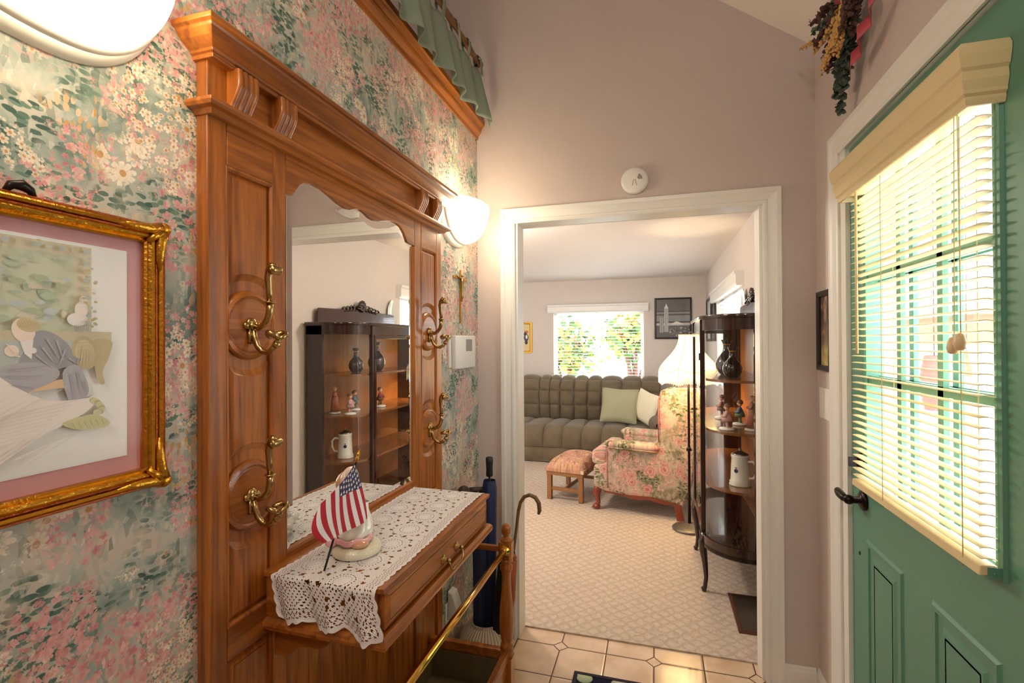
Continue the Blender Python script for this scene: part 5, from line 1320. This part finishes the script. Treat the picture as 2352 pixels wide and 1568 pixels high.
for near in (True, False):
    pts = side_arc(near, 14, -.008, True)
    b = MB(); b.grid(lambda u, v: (pts[int(round(u * 14))][0], pts[int(round(u * 14))][1], .345 + 1.155 * v), 15, 2); new_obj('curved_glass', b, M['glass'], t)
    pts2 = side_arc(near, 14, -.004)
# carved pediment
b = MB(); yc = (YA + YB_) / 2
pr_ = [(yc - .52, 1.584), (yc + .52, 1.584), (yc + .52, 1.665), (yc + .50, 1.690), (yc + .30, 1.695), (yc + .16, 1.705), (yc + .12, 1.725), (yc - .12, 1.725), (yc - .16, 1.705), (yc - .30, 1.695), (yc - .50, 1.690), (yc - .52, 1.665)]
b.prism([(y_, z_) for y_, z_ in pr_], 'x', XB - .026, XB - .004); new_obj('pediment', b, plain('mahogany_pediment', (64, 34, 28), .18, coat=.6, var=.3, vs=12), t, bev=.004)
b = MB()
for k in range(9):
    a_ = PI * (k + .5) / 9; b.tube([(XB - .030, yc, 1.700), (XB - .040, yc + .035 * math.cos(a_), 1.700 + .045 * math.sin(a_)), (XB - .034, yc + .066 * math.cos(a_), 1.700 + .078 * math.sin(a_))], [.006, .010, .009], 8)
for s_ in (-1, 1):
    for k in range(4):
        c_ = yc + s_ * (.085 + .045 * k); h_ = 1.715 - .006 * k
        b.tube([(XB - .03, c_ + s_ * .03 * math.cos(a_), h_ + .022 * math.sin(a_) * (1 - .1 * k)) for a_ in [q * .6 for q in range(9)]], [.008 - .0005 * q for q in range(9)], 7)
b.ball((XB - .035, yc, 1.700), (.014, .020, .016)); new_obj('carved_shell', b, M['mahog'], t)
for (x_, y_) in ((XF + .008, YN - .004), (XF + .008, YF_ + .004)):
    b = MB(); b.tube([(x_ + .004, y_, .345), (x_ - .004, y_, .29), (x_ - .006, y_, .25), (x_ + .004, y_, .17), (x_ + .010, y_, .09), (x_ + .004, y_, .035), (x_ - .006, y_, .016), (x_ - .014, y_, .014)], [.022, .026, .022, .016, .012, .012, .018, .010], 12); new_obj('leg', b, M['mahog'], t)
for y_ in (YA + .02, YB_ - .02):
    b = MB(); b.box(XB - .04, XB, y_ - .018, y_ + .018, .008, .29); new_obj('leg', b, M['mahog'], t, bev=.003)

# made-up ceiling fixture, out of view, placed over the living-room fill light
t2 = thing('added_ceiling_light', (-1.45, 3.3, 2.24), 'small added ceiling lamp for the living-room fill light, left of the doorway', 'ceiling light')
b = MB(); b.lathe([(0, 0), (.15, 0), (.155, .015), (.14, .03), (0, .03)], (-1.45, 3.3, 2.286), 'z', 32); new_obj('canopy', b, M['brass'], t2)
# things in the cabinet
M['blkglaze'] = plain('black_gold_glaze', (30, 24, 22), .08, coat=1, var=.5, vs=20)
def bottle(x_, y_, z_, s_, label):
    b = MB(); b.lathe([(0, 0), (.034, 0), (.040, .008), (.046, .012), (.060, .040), (.064, .065), (.054, .095), (.034, .120), (.022, .140), (.018, .165), (.019, .180), (.030, .205), (.031, .210), (.022, .208), (.012, .18), (0, .17)], (0, 0, 0), 'z', 28)
    b.xform(Matrix.Translation((x_, y_, z_)) @ Matrix.Scale(s_, 4)); t = thing('bottle_vase', (x_, y_, z_), label, 'vase')
    new_obj('body', b, M['blkglaze'], t)
    b = MB(); b.lathe([(.0195, .178), (.0215, .182), (.0195, .186)], (0, 0, 0), 'z', 20); b.lathe([(.041, .009), (.0435, .011), (.046, .013)], (0, 0, 0), 'z', 20); b.xform(Matrix.Translation((x_, y_, z_)) @ Matrix.Scale(s_, 4)); new_obj('gold_ring', b, M['gold'], t)
    return t
bottle(.430, 3.36, 1.2295, 1.05, 'taller black glazed bottle vase at the back of the top cabinet shelf'); bottle(.425, 3.08, 1.2295, .84, 'shorter black glazed bottle vase at the front of the top cabinet shelf')
skin = plain('bisque_skin', (226, 176, 148), .4); 
def figurine(x_, y_, z_, s_, coat_, skirt_, hair_, label, robe=False):
    t = thing('figurine', (x_, y_, z_), label, 'figurine'); Mx = Matrix.Translation((x_, y_, z_)) @ Matrix.Scale(s_, 4)
    b = MB(); b.lathe([(0, 0), (.036, 0), (.037, .006), (.033, .012), (0, .014)], (0, 0, 0), 'z', 20); b.xform(Mx); new_obj('base', b, M['porc'], t)
    b = MB()
    if robe: b.lathe([(.004, .012), (.030, .014), (.027, .06), (.020, .11), (.013, .130), (0, .134)], (0, 0, 0), 'z', 18)
    else:
        for dy in (-.009, .009): b.tube([(.006, dy * 1.6, .014), (0, dy, .022), (0, dy, .05)], [.007, .006, .007], 8)
        b.lathe([(.004, .042), (.026, .045), (.024, .060), (.014, .082), (0, .084)], (0, 0, 0), 'z', 18)
    b.xform(Mx); new_obj('skirt', b, skirt_, t)
    b = MB(); h0 = .130 if robe else .080
    b.ball((0, 0, h0 - .004), (.014, .017, .022), 12, 8)
    for s2 in (-1, 1): b.tube([(0, s2 * .014, h0 + .008), (-.010, s2 * .024, h0 - .010), (-.024, s2 * .010, h0 - .012)], [.007, .006, .005], 8)
    b.xform(Mx); new_obj('jacket', b, coat_, t)
    b = MB(); b.ball((0, 0, h0 + .034), (.013, .013, .016), 12, 9); b.ball((-.013, 0, h0 + .032), (.003, .002, .003), 6, 5); b.xform(Mx); new_obj('head', b, skin, t)
    b = MB(); b.ball((.003, 0, h0 + .040), (.0155, .0155, .014), 12, 8); b.xform(Mx); new_obj('hair', b, hair_, t)
red = plain('red_glaze', (150, 60, 56), .4); blue = plain('blue_glaze', (90, 110, 150), .4); brn = plain('brown_glaze', (120, 84, 60), .4); grn = plain('green_glaze', (110, 130, 96), .4); och = plain('ochre_glaze', (196, 150, 110), .4); pnk = plain('pale_pink_glaze', (206, 160, 156), .4); rus = plain('rust_glaze', (166, 96, 70), .4)
figurine(.375, 2.935, .9495, 1.10, pnk, pnk, brn, 'small porcelain girl in pink dress at the front of the middle cabinet shelf')
figurine(.400, 3.36, .9495, 1.15, red, brn, brn, 'small porcelain figure in red jacket at the back left of the middle cabinet shelf')
figurine(.470, 3.13, .9495, 1.10, blue, grn, brn, 'small porcelain boy in blue jacket and green trousers on the middle cabinet shelf')
figurine(.505, 2.945, .9495, 1.05, rus, rus, och, 'tall robed terracotta coloured figurine beside the curved cabinet glass', True)
t = thing('beer_stein', (.447, 2.98, .6395), 'white lidded ceramic beer stein with blue crest inside the cabinet', 'beer stein')
b = MB(); sz = (.447, 2.98, .6395)
b.lathe([(0, 0), (.056, 0), (.058, .006), (.054, .014), (.056, .020), (.050, .030), (.047, .10), (.044, .150), (.047, .158), (.046, .166), (.043, .170), (.036, .170), (.034, .02), (0, .02)], sz, 'z', 32); new_obj('body', b, M['porc'], t)
b = MB(); b.lathe([(.0, .208), (.006, .205), (.008, .198), (.004, .192), (.012, .188), (.034, .178), (.046, .172), (.044, .169), (0, .169)], sz, 'z', 28); new_obj('lid', b, plain('pewter', (150, 148, 144), .25, .9, var=.1), t)
b = MB(); hy = Vector((.40, -.90, 0)).normalized(); hy = Vector((.85, -.52, 0)).normalized(); S0 = Vector(sz)
b.tube([S0 + hy * .044 + Vector((0, 0, .135)), S0 + hy * .070 + Vector((0, 0, .140)), S0 + hy * .088 + Vector((0, 0, .120)), S0 + hy * .088 + Vector((0, 0, .080)), S0 + hy * .074 + Vector((0, 0, .050)), S0 + hy * .050 + Vector((0, 0, .045))], .0075, 10); new_obj('handle', b, M['porc'], t)
b = MB(); fw = Vector((-.55, -.83, 0)).normalized(); up = Vector((0, 0, 1)); rt = up.cross(fw)
for (dx_, dz_, rr_) in ((0, .085, .011), (0, .102, .006)):
    cc = S0 + fw * .0492 + up * dz_; b.add([tuple(cc + rt * rr_ * math.cos(a_) + up * rr_ * (1.0 if dz_ < .1 else .5) * math.sin(a_) - fw * (abs(math.cos(a_)) * rr_) ** 2 * 10) for a_ in [2 * PI * k / 16 for k in range(16)]], [list(range(16))], False)
new_obj('crest', b, plain('cobalt_print', (44, 50, 96), .4), t)

# ---------------------------------------------------------------- pictures and plates
def framed(nm, pm, a0, a1, b0, b1, w_, fm, pmat, label, mat_=None, cat='picture'):
    c = pm((a0 + a1) / 2, b0, 0); t = thing(nm, c, label, cat)
    b = MB(); b.frame(pm, a0 + w_, a1 - w_, b0 + w_, b1 - w_, [(0, .006), (0, .018), (w_ * .3, .022), (w_, .020), (w_, 0), (0, 0)]); new_obj('frame', b, fm, t)
    return t
rw = lambda a, c, d: (a, YR - d, c)
t = framed('city_picture', rw, -.012, .460, 1.485, 2.035, .020, M['blackwood'], None, 'black framed monochrome skyline photo with pointed tower near the corner')
tones = [(60, 60, 62), (96, 96, 98), (140, 140, 142), (190, 190, 190), (228, 226, 222), (250, 248, 240)]
b = MB(); ly = [0]
def R_(x0, x1, z0, z1, c_):
    ly[0] += .0002; b.cur = c_; b.add([rw(x0, z0, .006 + ly[0]), rw(x1, z0, .006 + ly[0]), rw(x1, z1, .006 + ly[0]), rw(x0, z1, .006 + ly[0])], [(0, 1, 2, 3)])
R_(.008, .440, 1.505, 2.015, 0); R_(.008, .44, 1.86, 2.015, 1); R_(.008, .44, 1.72, 1.80, 2); R_(.008, .44, 1.82, 1.845, 2); R_(.008, .44, 1.665, 1.70, 3)
ly[0] += .0002; b.cur = 4; b.add([rw(.19, 1.68, .006 + ly[0]), rw(.36, 1.68, .006 + ly[0]), rw(.29, 1.715, .006 + ly[0]), rw(.26, 1.718, .006 + ly[0])], [(0, 1, 2, 3)])
R_(.008, .44, 1.505, 1.665, 1); R_(.115, .165, 1.58, 1.90, 4); ly[0] += .0002; b.cur = 4; b.add([rw(.112, 1.90, .006 + ly[0]), rw(.168, 1.90, .006 + ly[0]), rw(.150, 1.935, .006 + ly[0]), rw(.140, 1.965, .006 + ly[0]), rw(.130, 1.935, .006 + ly[0])], [(0, 1, 2, 3, 4)])
for k in range(22): R_(.120, .160, 1.585 + k * .0142, 1.589 + k * .0142, 1)
for k in range(4): R_(.122 + k * .011, .125 + k * .011, 1.58, 1.895, 2)
R_(.055, .105, 1.57, 1.77, 3)
for k in range(4): R_(.058 + k * .012, .062 + k * .012, 1.57, 1.765, 1)
rg = random.Random(3)
for k in range(46): x_ = rg.uniform(.17, .43); z_ = rg.uniform(1.51, 1.64); R_(x_, x_ + rg.uniform(.006, .03), z_, z_ + rg.uniform(.004, .018), rg.choice([0, 2, 3, 1, 2]))
for k in range(6): x_ = rg.uniform(.2, .42); R_(x_, x_ + .008, 1.60 + .006 * k, 1.606 + .006 * k, 5)
new_obj('photo', b, [plain('photo_grey_%s' % n_, c_, .35, var=.05) for n_, c_ in zip(('charcoal', 'dark', 'mid', 'light', 'pale', 'white'), tones)], t)
b = MB(); b.add([rw(.008, 1.505, .016), rw(.44, 1.505, .016), rw(.44, 2.015, .016), rw(.008, 2.015, .016)], [(0, 1, 2, 3)]); new_obj('glazing', b, M['pane'], t)
t = framed('gilt_picture', rw, -2.02, -1.715, 1.300, 1.742, .028, M['gold'], None, 'small gilt framed picture on the far wall left of the window')
b = MB(); b.box(-1.995, -1.74, YR - .008, YR - .002, 1.325, 1.715); new_obj('print', b, plain('old_ivory_print', (226, 206, 150), .7, var=.12, vs=20), t)
b = MB(); d_ = YR - .009
for (x_, z_, rx_, rz_, ci) in ((-1.800, 1.52, .035, .055, 0), (-1.800, 1.60, .030, .022, 1), (-1.815, 1.57, .02, .03, 0), (-1.795, 1.53, .016, .030, 2), (-1.80, 1.45, .022, .03, 0)):
    b.cur = ci; d_ -= .0003; b.add([(x_ + rx_ * math.cos(a_), d_, z_ + rz_ * math.sin(a_)) for a_ in [2 * PI * k / 14 for k in range(14)]], [list(range(14))], False)
new_obj('painted_figure', b, [plain('ink_blue', (50, 56, 80), .6), plain('coral_paint', (200, 110, 90), .6), plain('chalk_paint', (236, 232, 220), .6)], t)
rr_ = lambda a, c, d: (XR - d, a, c)
for (a0, a1, lb) in ((5.99, 6.72, 'thin black framed picture on the side wall nearer the far corner'), ):
    pass
for (a0, a1, zt_, lb) in ((6.16, 6.70, 1.975, 'black framed pale print on the side wall nearest the far corner'), (5.80, 6.02, 1.900, 'narrow black framed pale print on the side wall next to the side window')):
    t = framed('side_wall_picture', rr_, a0, a1, 1.45, zt_, .03, M['blackwood'], None, lb)
    b = MB(); b.box(XR - .008, XR - .002, a0 + .03, a1 - .03, 1.48, zt_ - .03); new_obj('print', b, plain('pale_print', (190, 196, 196), .4, var=.15, vs=9), t)
t = thing('wall_plate', (XR, 3.93, 1.57), 'oval silvery decorative plate on the side wall above the cabinet end', 'plate')
b = MB()
b.grid(lambda u, v: (XR - .004 - .020 * (1 - math.cos(PI * (1 - v) / 2)) if False else XR - .006 - .018 * v ** 2, 3.93 + .088 * v * math.cos(2 * PI * u), 1.700 + .128 * v * math.sin(2 * PI * u)), 36, 8, cu=True)
b.grid(lambda u, v: (XR - .003 - .018 * v ** 2, 3.93 + .088 * v * math.cos(2 * PI * u), 1.700 + .128 * v * math.sin(2 * PI * u)), 36, 8, cu=True)
new_obj('plate', b, plain('pearl_glaze', (220, 218, 210), .2, coat=.5, var=.12, vs=30), t)
# floor register
t = thing('floor_register', (.455, 2.82, .008), 'brown metal floor register in the carpet beside the doorway', 'floor vent')
b = MB(); b.frame(lambda a, c, d: (a, c, .008 + d), .405, .555, 2.645, 3.00, [(0, .002), (0, .008), (.006, .010), (.020, .006), (.022, 0), (0, 0)]); new_obj('frame', b, plain('brown_enamel', (96, 62, 46), .35, .3, var=.1), t)
b = MB(); b.box(.405, .555, 2.645, 3.00, .0085, .0095); new_obj('duct_shade', b, M['hole'], t)  # flat black sheet standing in for the shade below the louvres
b = MB()
for k in range(24): y_ = 2.652 + k * .0145; b.prism([(y_, .010), (y_ + .0065, .015), (y_ + .0085, .015), (y_ + .002, .010)], 'x', .405, .555)
new_obj('louvres', b, plain('brown_louvre', (84, 74, 64), .35, .4, var=.1), t)

# ================================================================ outdoors
mb = MB(); mb.box(-30, XL - 3.6, -20, 40, -.2, -.15); mb.box(XR + .15, 40, -20, 40, -.2, -.15); mb.box(XL - 3.6, XR + .15, YR + .15, 40, -.2, -.15)
struct('ground', mb, M['concrete'])
rg = random.Random(21)
lm1 = plain('yellow_green_leaf', (150, 176, 60), .6, var=.5, vs=2); lm2 = plain('deep_leaf', (70, 110, 50), .6, var=.4, vs=3); lm3 = plain('rust_leaf', (190, 130, 70), .6, var=.3, vs=3)  # yellow-green, deep green and rust leaf colours, mixed at random
def shrub(c, r, n_, label, mats, lr=.06):
    t = thing('garden_shrub', (c[0], c[1], -.15), label, 'shrub')
    b = MB()
    for i in range(n_):
        while True:
            p = Vector((rg.uniform(-1, 1), rg.uniform(-1, 1), rg.uniform(-1, 1)))
            if p.length < 1: break
        p = p * (.45 + .55 * rg.random()) ; q = Vector((c[0] + p.x * r[0], c[1] + p.y * r[1], c[2] + p.z * r[2]))
        b.cur = rg.choice([0, 0, 1, 1, 2] if len(mats) > 2 else [0, 1]); leaf(b, q, (rg.uniform(-1, 1), rg.uniform(-1, 1), rg.uniform(-.6, 1)), lr * rg.uniform(.6, 1.2), .7)
    new_obj('foliage', b, mats, t)
    b = MB()
    for k in range(5):
        e = Vector((c[0] + rg.uniform(-.5, .5) * r[0], c[1] + rg.uniform(-.4, .4) * r[1], c[2] + rg.uniform(0, .5) * r[2])); b.tube([(c[0] + .1 * k - .2, c[1], -.16), tuple((Vector((c[0], c[1], .4)) + e) / 2), tuple(e)], [.04, .03, .01], 6)
    new_obj('stem', b, M['twig'], t)
shrub((-1.75, 9.9, 1.30), (.95, .6, .75), 620, 'green leafy shrub outside the left half of the far window', [lm1, lm2, lm3], .07)
shrub((-.35, 9.6, 1.55), (.75, .5, .60), 620, 'yellow-green leafy shrub outside the right half of the far window', [lm1, lm2, lm3], .07)
# neighbour's little roofed shelter, seen through the door glass
M['shed'] = plain('brown_fascia', (150, 112, 90), .7, var=.1); M['shedroof'] = plain('brown_shingle', (160, 126, 104), .8, var=.2, vs=6)
t = thing('garden_shelter', (3.4, 6.6, -.15), 'brown hip-roofed garden shelter seen through the door glass', 'shelter')
sx0, sx1, sy0, sy1 = 2.75, 4.2, 5.35, 6.9
b = MB(); zc0 = 1.60; o_ = .15; ax_, ay_ = (sx0 + sx1) / 2, (sy0 + sy1) / 2
b.add([(sx0 - o_, sy0 - o_, zc0 + .12), (sx1 + o_, sy0 - o_, zc0 + .12), (sx1 + o_, sy1 + o_, zc0 + .12), (sx0 - o_, sy1 + o_, zc0 + .12), (ax_, ay_, zc0 + .42), (sx0 - o_, sy0 - o_, zc0 + .07), (sx1 + o_, sy0 - o_, zc0 + .07), (sx1 + o_, sy1 + o_, zc0 + .07), (sx0 - o_, sy1 + o_, zc0 + .07)],
      [(0, 1, 4), (1, 2, 4), (2, 3, 4), (3, 0, 4), (0, 5, 6, 1), (1, 6, 7, 2), (2, 7, 8, 3), (3, 8, 5, 0), (5, 8, 7, 6)], False)
new_obj('roof', b, M['shedroof'], t)
b = MB(); b.frame(lambda a, c, d: (a, c, zc0 - .20 + d), sx0, sx1, sy0, sy1, [(0, 0), (0, .27), (.06, .27), (.06, 0)]); new_obj('beam', b, M['shed'], t)
for (x_, y_) in ((sx0, sy0), (sx1, sy0), (sx0, sy1), (sx1, sy1)):
    b = MB(); b.box(x_ - .05, x_ + .05, y_ - .05, y_ + .05, -.16, zc0 + .05); new_obj('post', b, M['white'], t)
# dark tree trunk with strung lights, and a hanging cat-shaped ornament
t = thing('wicker_wind_chime', (1.60, 3.52, .98), 'brown woven wind chime column hanging outside the door glass', 'wind chime')
b = MB(); b.grid(lambda u, v: (1.60 + .045 * (1 + .5 * math.sin(PI * v)) * math.cos(2 * PI * u) * (1 + .04 * math.sin(v * 80)), 3.53 + .055 * (1 + .5 * math.sin(PI * v)) * math.sin(2 * PI * u), 1.02 + .33 * v), 18, 40, cu=True); new_obj('woven_body', b, plain('wicker', (130, 92, 84), .8, var=.3, vs=30), t)
b = MB(); b.tube([(1.60, 3.53, 1.35), (1.60, 3.53, 2.6)], .003, 5); new_obj('cord', b, M['twig'], t)
t = thing('cat_ornament', (1.60, 3.19, 1.18), 'rusty flat cat-shaped ornament hanging outside the door glass', 'ornament')
cat = [(-.03, 0), (.02, .005), (.035, .03), (.03, .06), (.045, .075), (.05, .10), (.035, .12), (.030, .145), (.022, .128), (.008, .128), (.0, .145), (-.008, .12), (-.012, .09), (-.03, .06), (-.04, .03)]
b = MB(); b.prism([(3.20 + y_ * 1.0, 1.24 + z_) for y_, z_ in cat], 'x', 1.597, 1.603); new_obj('silhouette', b, plain('rusty_steel', (150, 112, 92), .7, var=.3, vs=30), t)
b = MB(); b.tube([(1.60, 3.21, 1.36), (1.60, 3.21, 2.6)], .002, 5); new_obj('cord', b, M['twig'], t)
# porch beam they hang from
t = thing('porch_beam', (1.6, 3.0, 2.6), 'white porch beam outside the entry door above the hanging ornaments', 'beam')
b = MB(); b.box(1.54, 1.66, -.6, 6.4, 2.6, 2.75); new_obj('beam', b, M['white'], t)
for y_ in (-.5, 6.3):
    b = MB(); b.box(1.54, 1.66, y_ - .06, y_ + .06, -.16, 2.6); new_obj('post', b, M['white'], t)
